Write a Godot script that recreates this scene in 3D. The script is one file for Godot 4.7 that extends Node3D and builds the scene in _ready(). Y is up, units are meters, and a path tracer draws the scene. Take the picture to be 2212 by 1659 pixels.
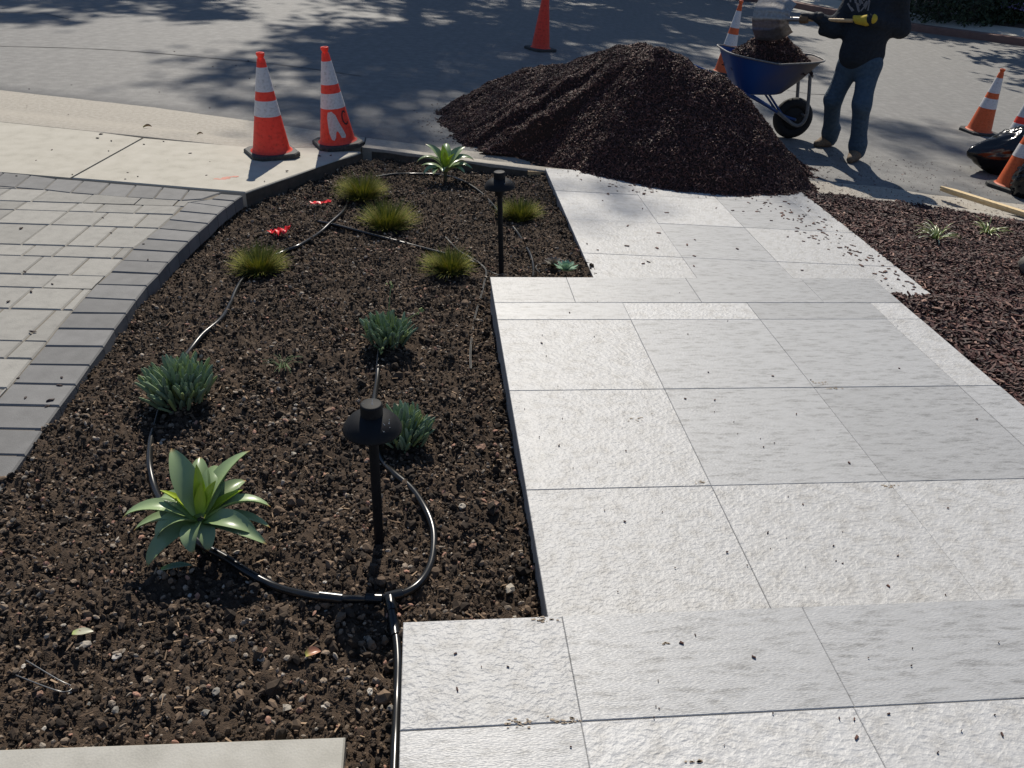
extends Node3D
# Front yard being landscaped: tiled walkway, soil bed, paver driveway, street with cones and a mulch pile.
# Layout: pixels of the photograph (2212 x 1659 scale) give directions; distances come from the surfaces they touch.

const CAM := Vector3(-0.3032, 1.6161, 3.2590)
const FOCAL := 3200.0 / 4032.0 * 2212.0
var cam_basis := Basis(Vector3.UP, -0.11739) * Basis(Vector3.RIGHT, -0.53664) * Basis(Vector3(0, 0, 1), 0.05040)
var rng := RandomNumberGenerator.new()
var noise := FastNoiseLite.new()
var noise_fine := FastNoiseLite.new()
var taken := {}
var M := {}

# ---------------------------------------------------------------- mesh builder
class Mb:
	var v := PackedVector3Array()
	var idx := PackedInt32Array()
	var col := PackedColorArray()
	var uv := PackedVector2Array()
	var uvs := Vector2(1, 1)
	var uvo := Vector2.ZERO
	var c := Color(1, 1, 1)
	func add(p: Vector3) -> int:
		v.append(p); col.append(c); uv.append(Vector2(p.x * uvs.x, p.z * uvs.y) + uvo)
		return v.size() - 1
	func tri_i(a: int, b: int, d: int):   # counter-clockwise seen from outside
		idx.append(a); idx.append(d); idx.append(b)
	func tri(a: Vector3, b: Vector3, d: Vector3):
		var i := add(a); add(b); add(d); tri_i(i, i + 1, i + 2)
	func quad(a: Vector3, b: Vector3, d: Vector3, e: Vector3):
		var i := add(a); add(b); add(d); add(e)
		tri_i(i, i + 1, i + 2); tri_i(i, i + 2, i + 3)
	func rings(rs: Array, closed := true):   # smooth skin over rings of equal size, counter-clockwise seen from the start
		var n: int = rs[0].size()
		var s := v.size()
		for r in rs:
			for p in r: add(p)
		var m := n if closed else n - 1
		for k in rs.size() - 1:
			for j in m:
				var a := s + k * n + j
				var b := s + k * n + (j + 1) % n
				tri_i(a, b, b + n); tri_i(a, b + n, a + n)
	func fan(ring: Array, flip := false):
		var s := v.size()
		for p in ring: add(p)
		for j in range(1, ring.size() - 1):
			if flip: tri_i(s, s + j + 1, s + j)
			else: tri_i(s, s + j, s + j + 1)
	func box(p: Vector3, s: Vector3, bs := Basis()):
		var h := s * 0.5
		var q := []
		for k in 8:
			q.append(p + bs * Vector3(h.x * (1 if k & 1 else -1), h.y * (1 if k & 2 else -1), h.z * (1 if k & 4 else -1)))
		quad(q[4], q[5], q[7], q[6]); quad(q[1], q[0], q[2], q[3]); quad(q[5], q[1], q[3], q[7])
		quad(q[0], q[4], q[6], q[2]); quad(q[6], q[7], q[3], q[2]); quad(q[0], q[1], q[5], q[4])
	func mesh() -> ArrayMesh:
		var n := PackedVector3Array(); n.resize(v.size())
		for k in range(0, idx.size(), 3):
			var a := idx[k]; var d := idx[k + 1]; var b := idx[k + 2]
			var f := (v[b] - v[a]).cross(v[d] - v[a])
			n[a] += f; n[b] += f; n[d] += f
		for k in n.size(): n[k] = n[k].normalized() if n[k].length_squared() > 1e-20 else Vector3.UP
		var arr := []; arr.resize(Mesh.ARRAY_MAX)
		arr[Mesh.ARRAY_VERTEX] = v; arr[Mesh.ARRAY_NORMAL] = n; arr[Mesh.ARRAY_COLOR] = col
		arr[Mesh.ARRAY_TEX_UV] = uv; arr[Mesh.ARRAY_INDEX] = idx
		var am := ArrayMesh.new(); am.add_surface_from_arrays(Mesh.PRIMITIVE_TRIANGLES, arr)
		return am

func lathe(b: Mb, prof: Array, n := 24, at := Vector3.ZERO):   # profile of (radius, height), from the bottom up
	var rs := []
	for p in prof:
		var r := []
		for j in n:
			var t := -TAU * j / n
			r.append(at + Vector3(cos(t) * p.x, p.y, sin(t) * p.x))
		rs.append(r)
	b.rings(rs)

func frame_of(d: Vector3) -> Basis:
	var u := d.normalized()
	var s := u.cross(Vector3.UP)
	if s.length() < 0.01: s = Vector3.RIGHT
	s = s.normalized()
	return Basis(s, s.cross(u).normalized() * -1.0, u)

func tube(b: Mb, pts: Array, rad, n := 8, caps := true):
	var rs := []
	for k in pts.size():
		var d: Vector3 = pts[min(k + 1, pts.size() - 1)] - pts[max(k - 1, 0)]
		var f := frame_of(d)
		var r: float = rad[k] if rad is Array else rad
		var ring := []
		for j in n:
			var t := TAU * j / n
			ring.append(pts[k] + (f.x * cos(t) + f.x.cross(f.z) * -1.0 * sin(t)) * r)
		rs.append(ring)
	b.rings(rs)
	if caps:
		b.fan(rs[0], true); b.fan(rs[-1])

func smooth_path(pts: Array, sub := 6) -> Array:
	var o := []
	for k in pts.size() - 1:
		var p0 = pts[max(k - 1, 0)]; var p1 = pts[k]; var p2 = pts[k + 1]; var p3 = pts[min(k + 2, pts.size() - 1)]
		for s in sub:
			o.append(p1.cubic_interpolate(p2, p0, p3, float(s) / sub))
	o.append(pts[-1])
	return o

# a slab over a plan polygon (x,z) whose top follows yf, with a small bevel round the top edge
func slab(b: Mb, poly: PackedVector2Array, yf: Callable, thick: float, bev := 0.004):
	var p := poly.duplicate()
	if not Geometry2D.is_polygon_clockwise(p): p.reverse()
	var q := p
	if bev > 0.0:
		var o := Geometry2D.offset_polygon(p, -bev, Geometry2D.JOIN_MITER)
		if o.size() > 0 and o[0].size() == p.size():
			q = o[0]
			if not Geometry2D.is_polygon_clockwise(q): q.reverse()
			var best := 0; var bd := 1e9
			for k in q.size():
				if q[k].distance_to(p[0]) < bd: bd = q[k].distance_to(p[0]); best = k
			var r := PackedVector2Array()
			for k in q.size(): r.append(q[(k + best) % q.size()])
			q = r
	var tris := Geometry2D.triangulate_polygon(q)
	var s := b.v.size()
	for w in q: b.add(Vector3(w.x, yf.call(w.x, w.y), w.y))
	for k in range(0, tris.size(), 3):
		var A := q[tris[k]]; var B := q[tris[k + 1]]; var C := q[tris[k + 2]]
		if (B - A).cross(C - A) > 0.0: b.tri_i(s + tris[k], s + tris[k + 2], s + tris[k + 1])
		else: b.tri_i(s + tris[k], s + tris[k + 1], s + tris[k + 2])
	var n := p.size()
	var cw := Geometry2D.is_polygon_clockwise(p)
	for k in n:
		var l := (k + 1) % n
		var t0 := Vector3(q[k].x, yf.call(q[k].x, q[k].y), q[k].y)
		var t1 := Vector3(q[l].x, yf.call(q[l].x, q[l].y), q[l].y)
		var m0 := Vector3(p[k].x, yf.call(p[k].x, p[k].y) - bev, p[k].y)
		var m1 := Vector3(p[l].x, yf.call(p[l].x, p[l].y) - bev, p[l].y)
		var e0 := m0 - Vector3(0, thick, 0); var e1 := m1 - Vector3(0, thick, 0)
		var out := Vector3(p[l].y - p[k].y, 0, -(p[l].x - p[k].x))
		# make the faces look outwards whatever the winding convention
		var mid := (p[k] + p[l]) * 0.5 + Vector2(out.x, out.z).normalized() * 0.001
		var flip := Geometry2D.is_point_in_polygon(mid, p)
		if flip:
			if bev > 0.0: b.quad(m0, m1, t1, t0)
			b.quad(e0, e1, m1, m0)
		else:
			if bev > 0.0: b.quad(m1, m0, t0, t1)
			b.quad(e1, e0, m0, m1)

# ---------------------------------------------------------------- nodes
func numbered(called: String) -> String:
	if not taken.has(called):
		taken[called] = 0
		return called
	taken[called] += 1
	return "%s_%03d" % [called, taken[called]]

func obj(called: String, mesh: Mesh, m: Material, parent: Node = self) -> MeshInstance3D:
	var o := MeshInstance3D.new()
	o.name = numbered(called) if parent == self else called
	o.mesh = mesh; o.material_override = m
	parent.add_child(o, true)
	return o

func thing(called: String, label: String, category: String, at := Vector3.ZERO, group := "") -> Node3D:
	var o := Node3D.new(); o.name = numbered(called); add_child(o); o.position = at
	return tag(o, label, category, group)

func tag(o, label: String, category: String, group := ""):
	o.set_meta("label", label); o.set_meta("category", category)
	if group: o.set_meta("group", group)
	return o

func setting(called: String, label: String) -> Node3D:
	var o := Node3D.new(); o.name = numbered(called); add_child(o)
	o.set_meta("kind", "structure"); o.set_meta("label", label)
	return o

func multi(called: String, mesh: Mesh, m: Material, xf: Array, cols: Array, parent: Node) -> MultiMeshInstance3D:
	var mm := MultiMesh.new()
	mm.transform_format = MultiMesh.TRANSFORM_3D
	mm.use_colors = true
	mm.mesh = mesh
	mm.instance_count = xf.size()
	for k in xf.size():
		mm.set_instance_transform(k, xf[k]); mm.set_instance_color(k, cols[k])
	var o := MultiMeshInstance3D.new()
	o.name = called; o.multimesh = mm; o.material_override = m
	parent.add_child(o, true)
	o.set_meta("kind", "stuff")
	return o

# ---------------------------------------------------------------- materials
func lin(r: float, g: float, b: float) -> Color:
	return Color(r, g, b).linear_to_srgb()

func mat(c: Color, rough := 0.8, metal := 0.0) -> StandardMaterial3D:
	var m := StandardMaterial3D.new()
	m.albedo_color = c; m.roughness = rough; m.metallic = metal
	return m

func noise_img(freq: float, size := 512, octaves := 5, sd := 1, kind := FastNoiseLite.TYPE_SIMPLEX_SMOOTH, fractal := FastNoiseLite.FRACTAL_FBM) -> Image:
	var f := FastNoiseLite.new()
	f.noise_type = kind; f.frequency = freq; f.seed = sd
	f.fractal_type = fractal; f.fractal_octaves = octaves; f.fractal_gain = 0.55
	return f.get_seamless_image(size, size)

func ramp(img: Image, stops: Array) -> ImageTexture:   # stops: [value, linear colour]
	var lut := PackedByteArray(); lut.resize(768)
	for k in 256:
		var t := k / 255.0
		var c: Color = stops[0][1]
		for s in stops.size() - 1:
			if t >= stops[s][0]:
				var u: float = clamp((t - stops[s][0]) / max(1e-5, stops[s + 1][0] - stops[s][0]), 0.0, 1.0)
				c = stops[s][1].lerp(stops[s + 1][1], u)
		c = c.linear_to_srgb()
		lut[k * 3] = int(clamp(c.r, 0, 1) * 255); lut[k * 3 + 1] = int(clamp(c.g, 0, 1) * 255); lut[k * 3 + 2] = int(clamp(c.b, 0, 1) * 255)
	var src := img.get_data()
	var d := PackedByteArray(); d.resize(src.size() * 3)
	for k in src.size():
		var j: int = src[k] * 3
		d[k * 3] = lut[j]; d[k * 3 + 1] = lut[j + 1]; d[k * 3 + 2] = lut[j + 2]
	return ImageTexture.create_from_image(Image.create_from_data(img.get_width(), img.get_height(), false, Image.FORMAT_RGB8, d))

func blend(a: Image, b: Image, w: float) -> Image:
	var x := a.get_data(); var y := b.get_data()
	for k in x.size(): x[k] = int(x[k] * (1.0 - w) + y[k] * w)
	return Image.create_from_data(a.get_width(), a.get_height(), false, Image.FORMAT_L8, x)

func surf(color_img: Image, stops: Array, height: Image, relief: float, rough: float, scale: float, world := true) -> StandardMaterial3D:
	var m := StandardMaterial3D.new()
	m.albedo_texture = ramp(color_img, stops)
	m.roughness = rough
	if relief > 0.0:
		m.heightmap_enabled = true
		m.heightmap_texture = ImageTexture.create_from_image(height)
		m.heightmap_scale = relief
	if world:
		m.uv1_triplanar = true; m.uv1_world_triplanar = true
		m.uv1_scale = Vector3.ONE * scale
	return m

func g(v: float) -> Color: return Color(v, v, v)

func make_materials():
	var n_a := noise_img(0.012, 512, 5, 3)
	var n_b := noise_img(0.05, 512, 4, 7)
	var n_c := noise_img(0.25, 512, 2, 11)
	var grain := blend(n_b, n_c, 0.6)
	var mix := blend(n_a, n_c, 0.35)
	M.asphalt = surf(blend(n_a, n_c, 0.6), [[0.0, Color(0.085, 0.083, 0.079)], [0.45, Color(0.150, 0.146, 0.138)], [0.62, Color(0.185, 0.181, 0.170)], [0.85, Color(0.27, 0.262, 0.246)], [1.0, Color(0.38, 0.37, 0.35)]], grain, 0.35, 0.75, 0.9)
	M.concrete = surf(mix, [[0.0, Color(0.29, 0.268, 0.22)], [0.42, Color(0.41, 0.383, 0.32)], [1.0, Color(0.48, 0.45, 0.385)]], grain, 0.12, 0.85, 0.8)
	M.gutter = surf(blend(n_b, n_c, 0.5), [[0.0, Color(0.22, 0.195, 0.16)], [0.5, Color(0.33, 0.30, 0.25)], [1.0, Color(0.47, 0.435, 0.38)]], grain, 0.3, 0.85, 0.8)
	M.paver = []
	for t in [[0.24, 0.231, 0.208], [0.262, 0.252, 0.227], [0.285, 0.274, 0.247], [0.305, 0.293, 0.263]]:
		M.paver.append(surf(mix, [[0.0, Color(t[0] * .74, t[1] * .74, t[2] * .74)], [0.45, Color(t[0], t[1], t[2])], [1.0, Color(t[0] * 1.16, t[1] * 1.16, t[2] * 1.16)]], grain, 0.2, 0.85, 1.7))
	M.border = []
	for t in [0.145, 0.16, 0.175]:
		M.border.append(surf(mix, [[0.0, Color(t * .75, t * .74, t * .72)], [0.5, Color(t, t * .985, t * .96)], [1.0, Color(t * 1.25, t * 1.23, t * 1.2)]], grain, 0.1, 0.8, 1.3))
	M.sand = mat(lin(0.17, 0.15, 0.12), 1.0)
	# porcelain stone tiles: cleft face and veined face
	var cleft := blend(noise_img(0.018, 1024, 6, 21, FastNoiseLite.TYPE_SIMPLEX, FastNoiseLite.FRACTAL_RIDGED), noise_img(0.03, 1024, 5, 22), 0.55)
	var stain := noise_img(0.01, 1024, 6, 23)
	var vein := noise_img(0.012, 1024, 6, 25, FastNoiseLite.TYPE_SIMPLEX, FastNoiseLite.FRACTAL_RIDGED)
	var fine := noise_img(0.12, 1024, 4, 27)
	var streak := blend(vein, fine, 0.4)
	M.tile_cleft = []; M.tile_vein = []
	for t in [0.95, 0.90, 0.98, 0.86]:
		var white := [[0.0, Color(0.30, 0.285, 0.262) * t], [0.28, Color(0.405, 0.397, 0.38) * t], [0.5, Color(0.47, 0.467, 0.457) * t], [1.0, Color(0.535, 0.535, 0.53) * t]]
		var grey := [[0.0, Color(0.15, 0.148, 0.142) * t], [0.30, Color(0.265, 0.264, 0.258) * t], [0.46, Color(0.385, 0.386, 0.382) * t], [1.0, Color(0.47, 0.474, 0.474) * t]]
		M.tile_cleft.append(surf(blend(stain, fine, 0.3), white, cleft, 0.34, 0.52, 1.0, false))
		M.tile_vein.append(surf(blend(streak, stain, 0.35), grey, blend(fine, cleft, 0.4), 0.14, 0.46, 1.0, false))
	M.mortar = mat(lin(0.46, 0.45, 0.43), 0.95)
	M.riser = surf(mix, [[0.0, Color(0.20, 0.19, 0.17)], [1.0, Color(0.40, 0.385, 0.36)]], grain, 0.2, 0.95, 2.0)
	M.dirty = surf(mix, [[0.0, Color(0.03, 0.024, 0.018)], [0.6, Color(0.085, 0.072, 0.056)], [1.0, Color(0.15, 0.13, 0.105)]], grain, 0.2, 0.95, 2.0)  # dark tone mixes soil staining with the shade on upright concrete faces
	M.soil = surf(blend(n_b, n_c, 0.5), [[0.0, Color(0.016, 0.0105, 0.0065)], [0.42, Color(0.040, 0.026, 0.016)], [0.7, Color(0.082, 0.053, 0.033)], [1.0, Color(0.15, 0.10, 0.065)]], grain, 0.8, 1.0, 2.2)
	M.vary = mat(Color(1, 1, 1), 0.95); M.vary.vertex_color_use_as_albedo = true
	M.chip = mat(Color(1, 1, 1), 0.72); M.chip.vertex_color_use_as_albedo = true
	M.mulch_base = mat(lin(0.022, 0.011, 0.008), 1.0)
	var rubber := noise_img(0.03, 256, 4, 31)
	M.orange = surf(rubber, [[0.0, Color(0.42, 0.05, 0.03)], [0.22, Color(0.78, 0.065, 0.034)], [0.4, Color(0.93, 0.080, 0.042)], [0.85, Color(0.95, 0.10, 0.055)], [1.0, Color(0.80, 0.22, 0.16)]], rubber, 0.0, 0.5, 3.0)
	M.old_orange = surf(rubber, [[0.0, Color(0.42, 0.075, 0.02)], [0.35, Color(0.66, 0.11, 0.025)], [0.7, Color(0.74, 0.14, 0.035)], [1.0, Color(0.55, 0.16, 0.07)]], rubber, 0.0, 0.6, 4.0)
	for k in ["orange", "old_orange"]:
		M[k].backlight_enabled = true; M[k].backlight = Color(0.78, 0.20, 0.14) if k == "orange" else Color(0.40, 0.10, 0.05)
	M.collar = surf(rubber, [[0.0, Color(0.34, 0.31, 0.29)], [0.35, Color(0.60, 0.58, 0.57)], [1.0, Color(0.68, 0.67, 0.68)]], rubber, 0.0, 0.35, 5.0)
	M.rubber = surf(rubber, [[0.0, Color(0.018, 0.018, 0.018)], [0.6, Color(0.035, 0.035, 0.033)], [1.0, Color(0.09, 0.085, 0.078)]], rubber, 0.05, 0.7, 4.0)
	M.black_paint = mat(lin(0.01, 0.01, 0.01), 0.6)
	M.white_paint = surf(rubber, [[0.0, Color(0.45, 0.33, 0.29)], [0.45, Color(0.58, 0.52, 0.50)], [1.0, Color(0.62, 0.60, 0.60)]], rubber, 0.0, 0.7, 6.0)
	M.hose = mat(lin(0.010, 0.010, 0.010), 0.26)
	M.lamp = surf(rubber, [[0.0, Color(0.007, 0.0075, 0.009)], [1.0, Color(0.012, 0.013, 0.015)]], n_c, 0.02, 0.6, 5.0)
	M.lamp.metallic_specular = 0.3
	M.wire = mat(lin(0.02, 0.02, 0.02), 0.45)
	M.staple = mat(lin(0.25, 0.25, 0.24), 0.4, 0.8)
	M.tape = mat(lin(0.75, 0.02, 0.025), 0.4); M.tape.backlight_enabled = true; M.tape.backlight = Color(0.4, 0.02, 0.02)
	M.leaf = mat(Color(1, 1, 1), 0.34); M.leaf.vertex_color_use_as_albedo = true
	M.leaf.backlight_enabled = true; M.leaf.backlight = lin(0.20, 0.27, 0.06)
	M.blade = mat(Color(1, 1, 1), 0.85); M.blade.metallic_specular = 0.15; M.blade.vertex_color_use_as_albedo = true
	M.blade.backlight_enabled = true; M.blade.backlight = lin(0.17, 0.17, 0.025)
	M.finger = mat(Color(1, 1, 1), 0.55); M.finger.vertex_color_use_as_albedo = true
	M.finger.backlight_enabled = true; M.finger.backlight = lin(0.09, 0.13, 0.04)
	M.crown = mat(lin(0.05, 0.08, 0.03), 0.7); M.crown.backlight_enabled = true; M.crown.backlight = lin(0.03, 0.05, 0.01)
	M.hedge = mat(Color(1, 1, 1), 0.75); M.hedge.vertex_color_use_as_albedo = true
	M.bark = surf(mix, [[0.0, Color(0.05, 0.04, 0.032)], [1.0, Color(0.20, 0.17, 0.14)]], grain, 1.2, 0.95, 1.5)
	M.blue_steel = surf(rubber, [[0.0, Color(0.012, 0.045, 0.15)], [0.7, Color(0.014, 0.065, 0.235)], [1.0, Color(0.06, 0.09, 0.15)]], rubber, 0.0, 0.38, 3.0)
	M.grey_steel = surf(rubber, [[0.0, Color(0.10, 0.095, 0.09)], [0.6, Color(0.22, 0.215, 0.205)], [1.0, Color(0.34, 0.32, 0.30)]], rubber, 0.03, 0.5, 3.0)
	M.tyre = mat(lin(0.014, 0.014, 0.014), 0.8)
	M.scoop = surf(rubber, [[0.0, Color(0.20, 0.175, 0.15)], [0.6, Color(0.33, 0.31, 0.285)], [1.0, Color(0.45, 0.43, 0.40)]], rubber, 0.06, 0.42, 4.0)
	M.scoop.metallic = 0.7
	var wood := noise_img(0.02, 512, 5, 41)
	M.pale_wood = surf(wood, [[0.0, Color(0.52, 0.36, 0.17)], [0.5, Color(0.70, 0.53, 0.29)], [1.0, Color(0.78, 0.62, 0.38)]], wood, 0.05, 0.6, 3.0)
	M.wood = surf(wood, [[0.0, Color(0.40, 0.25, 0.11)], [0.5, Color(0.56, 0.38, 0.19)], [1.0, Color(0.66, 0.48, 0.27)]], wood, 0.05, 0.6, 3.0)
	M.denim = surf(blend(rubber.duplicate(), rubber, 0.5), [[0.0, Color(0.030, 0.058, 0.088)], [0.5, Color(0.045, 0.080, 0.118)], [1.0, Color(0.065, 0.105, 0.145)]], rubber, 0.9, 0.9, 2.6)
	M.hoodie = surf(rubber, [[0.0, Color(0.008, 0.012, 0.018)], [1.0, Color(0.018, 0.026, 0.036)]], rubber, 0.9, 0.95, 2.6)
	M.print = mat(lin(0.16, 0.17, 0.19), 0.8)
	M.skin = mat(lin(0.42, 0.23, 0.15), 0.5); M.skin.subsurf_scatter_enabled = true; M.skin.subsurf_scatter_strength = 0.2
	M.hair = mat(lin(0.012, 0.009, 0.007), 0.5)
	M.glove_yellow = mat(lin(0.55, 0.40, 0.035), 0.8)
	M.glove_brown = mat(lin(0.16, 0.10, 0.05), 0.8)
	M.glove_dark = mat(lin(0.025, 0.025, 0.027), 0.75)
	M.boot = surf(rubber, [[0.0, Color(0.08, 0.055, 0.035)], [1.0, Color(0.25, 0.18, 0.115)]], rubber, 0.1, 0.85, 6.0)
	M.plastic_bag = mat(lin(0.006, 0.006, 0.007), 0.16)
	M.step = surf(mix, [[0.0, Color(0.27, 0.26, 0.225)], [0.5, Color(0.38, 0.365, 0.32)], [1.0, Color(0.46, 0.445, 0.40)]], grain, 0.08, 0.7, 1.2)
	M.pink = mat(lin(0.55, 0.26, 0.20), 0.9)
	M.boulder = surf(mix, [[0.0, Color(0.10, 0.095, 0.08)], [1.0, Color(0.30, 0.28, 0.24)]], grain, 0.5, 0.95, 2.0)
	M.red_kerb = surf(mix, [[0.0, Color(0.10, 0.055, 0.045)], [1.0, Color(0.24, 0.15, 0.125)]], grain, 0.2, 0.9, 1.0)

# ---------------------------------------------------------------- surfaces (heights)
func street_y(x: float, _z := 0.0) -> float:
	var l := 0.02 * (x + 1.5)
	var s := x + 1.5
	var soft := 0.35 * log(1.0 + exp(clamp(s / 0.35, -30.0, 30.0)))
	var over: float = max(0.0, x - 7.5)
	return -0.17 - 0.03 * soft - l + 0.035 * over

func soil_base(x: float, z: float) -> float:
	var t := [[3.2, -0.07], [2.0, -0.085], [1.0, -0.13], [0.0, -0.16], [-1.0, -0.205], [-2.0, -0.245], [-3.2, -0.265], [-4.0, -0.27]]
	var y := -0.27
	for k in t.size() - 1:
		if z <= t[k][0] and z >= t[k + 1][0]:
			y = lerp(t[k][1], t[k + 1][1], (t[k][0] - z) / (t[k][0] - t[k + 1][0]))
	if z > 3.2: y = -0.07
	return y - 0.015 * clamp(x, -1.0, 1.0)

func soil_y(x: float, z: float) -> float:
	return soil_base(x, z) + noise.get_noise_2d(x * 2.2, z * 2.2) * 0.024 + noise.get_noise_2d(x * 7.0 + 40.0, z * 7.0) * 0.024 + edge_rise(x, z)

func edge_rise(x: float, z: float) -> float:   # soil banked against the apron
	if z > -1.6 or border_outer.size() == 0: return 0.0
	return 0.035 * smoothstep(0.45, 0.0, absf((x + 1.55) * 0.82 - (z + 2.2) * -0.57)) * smoothstep(-1.6, -2.0, z)

func low_walk_y(x: float, _z := 0.0) -> float: return -0.20 - 0.04 * (x - 0.63)

func mulch_y(x: float, z: float) -> float:
	var s := smoothstep(-0.32, -0.62, z)
	var y: float = lerp(-0.03, -0.285, s) - lerp(0.05, 0.075, s) * max(0.0, x - lerp(2.05, 2.7, s))
	return y + noise.get_noise_2d(x * 3.0, z * 3.0 + 9.0) * 0.02

var ridge := [Vector3(0.22, -0.1, -5.35), Vector3(0.42, 0.12, -5.0), Vector3(0.68, 0.25, -4.8), Vector3(0.94, 0.335, -4.6), Vector3(1.2, 0.44, -4.35), Vector3(1.34, 0.56, -4.1), Vector3(1.45, 0.64, -3.9), Vector3(1.55, 0.655, -3.65), Vector3(1.76, 0.575, -3.5), Vector3(2.0, 0.49, -3.40), Vector3(2.2, 0.345, -3.36), Vector3(2.36, 0.13, -3.3), Vector3(2.44, -0.06, -3.15)]
func pile_y(x: float, z: float) -> float:
	var sum := 0.0
	for k in ridge.size() - 1:
		var a: Vector3 = ridge[k]; var b: Vector3 = ridge[k + 1]
		var ab := Vector2(b.x - a.x, b.z - a.z); var ap := Vector2(x - a.x, z - a.z)
		var t: float = clamp(ap.dot(ab) / ab.length_squared(), 0.0, 1.0)
		var d := (ap - ab * t).length()
		var rx := lerpf(a.x, b.x, t)
		var slope: float = lerp(lerp(0.74, 0.60, smoothstep(0.3, 0.9, rx)), 1.12, smoothstep(1.0, 1.45, rx))
		if z < lerp(a.z, b.z, t): slope = lerpf(0.62, 1.1, smoothstep(1.4, 2.2, rx))
		sum += exp(14.0 * (lerp(a.y, b.y, t) - slope * (sqrt(d * d + 0.012) - 0.11)))
	return log(sum + 1e-9) / 14.0 - 0.07 + noise.get_noise_2d(x * 2.4 + 70.0, z * 2.4) * 0.05 + noise.get_noise_2d(x * 8.0, z * 8.0 + 30.0) * 0.02

func ray(px: float, py: float) -> Vector3:
	return cam_basis * Vector3((px - 1106.0) / FOCAL, -(py - 829.5) / FOCAL, -1.0)

func hit(px: float, py: float, f: Callable) -> Vector3:   # where the line of sight meets the surface f
	var d := ray(px, py)
	var lo := 0.3; var hi := 40.0
	var p := CAM
	for k in 60:
		var t := (lo + hi) * 0.5
		p = CAM + d * t
		if p.y > f.call(p.x, p.z): lo = t
		else: hi = t
	return p

func flat(px: float, py: float, y: float) -> Vector3:
	var d := ray(px, py)
	return CAM + d * ((y - CAM.y) / d.y)

func deep(px: float, py: float, z: float) -> Vector3:
	var d := ray(px, py)
	return CAM + d * ((z - CAM.z) / d.z)

func v2(p: Vector3) -> Vector2: return Vector2(p.x, p.z)

func along(line: Array, x: float) -> float:   # z of a polyline of Vector2 at x
	if x <= line[0].x:
		return line[0].y + (x - line[0].x) * (line[1].y - line[0].y) / (line[1].x - line[0].x)
	for k in line.size() - 1:
		if x <= line[k + 1].x:
			return lerp(line[k].y, line[k + 1].y, (x - line[k].x) / (line[k + 1].x - line[k].x))
	var a: Vector2 = line[-2]; var b: Vector2 = line[-1]
	return b.y + (x - b.x) * (b.y - a.y) / (b.x - a.x)

var asphalt_edge := []
var kerb_back := []
var border_outer := []
var border_inner := []
var bed_poly := PackedVector2Array()
const DRIVE := -0.10

# ---------------------------------------------------------------- main
func _ready():
	var cam := Camera3D.new(); cam.name = "camera"; add_child(cam)
	cam.transform = Transform3D(cam_basis, CAM)
	cam.fov = rad_to_deg(2.0 * atan(1512.0 / 3200.0)); cam.near = 0.05; cam.far = 400.0; cam.current = true
	var env := Environment.new()
	env.background_mode = Environment.BG_SKY
	var sm := ProceduralSkyMaterial.new()
	sm.sky_top_color = Color(0.36, 0.47, 0.64); sm.sky_horizon_color = Color(0.68, 0.73, 0.78)
	sm.ground_bottom_color = Color(0.2, 0.19, 0.17); sm.ground_horizon_color = Color(0.45, 0.47, 0.48)
	sm.sun_angle_max = 1.0; sm.energy_multiplier = 0.78
	var sky := Sky.new(); sky.sky_material = sm
	env.sky = sky
	env.tonemap_mode = Environment.TONE_MAPPER_LINEAR
	env.tonemap_exposure = 1.06
	env.sdfgi_enabled = true; env.ssao_enabled = true; env.ssil_enabled = true
	var we := WorldEnvironment.new(); we.name = "world_environment"; we.environment = env; add_child(we)
	var sun := DirectionalLight3D.new(); sun.name = "sun"; add_child(sun)
	sun.light_color = Color(1.0, 0.97, 0.92); sun.light_energy = 1.55; sun.light_angular_distance = 0.53
	sun.shadow_enabled = true
	var el := deg_to_rad(45.5)
	sun.look_at_from_position(Vector3.ZERO, Vector3(-0.035 * cos(el), -sin(el), cos(el)))

	rng.seed = 4711
	noise.seed = 5; noise.frequency = 1.0; noise.fractal_octaves = 3
	noise_fine.seed = 8; noise_fine.frequency = 1.0; noise_fine.fractal_octaves = 3
	make_materials()
	make_lines()
	make_road()
	make_kerb()
	make_sidewalk()
	make_driveway()
	make_walkway()
	make_soil()
	make_mulch_bed()
	make_far_side()
	make_shade_trees()
	make_pile()
	make_cones()
	make_wheelbarrow()
	make_person()
	make_bags_and_boards()
	make_lamps()
	make_hoses()
	make_plants()
	make_litter()

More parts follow.
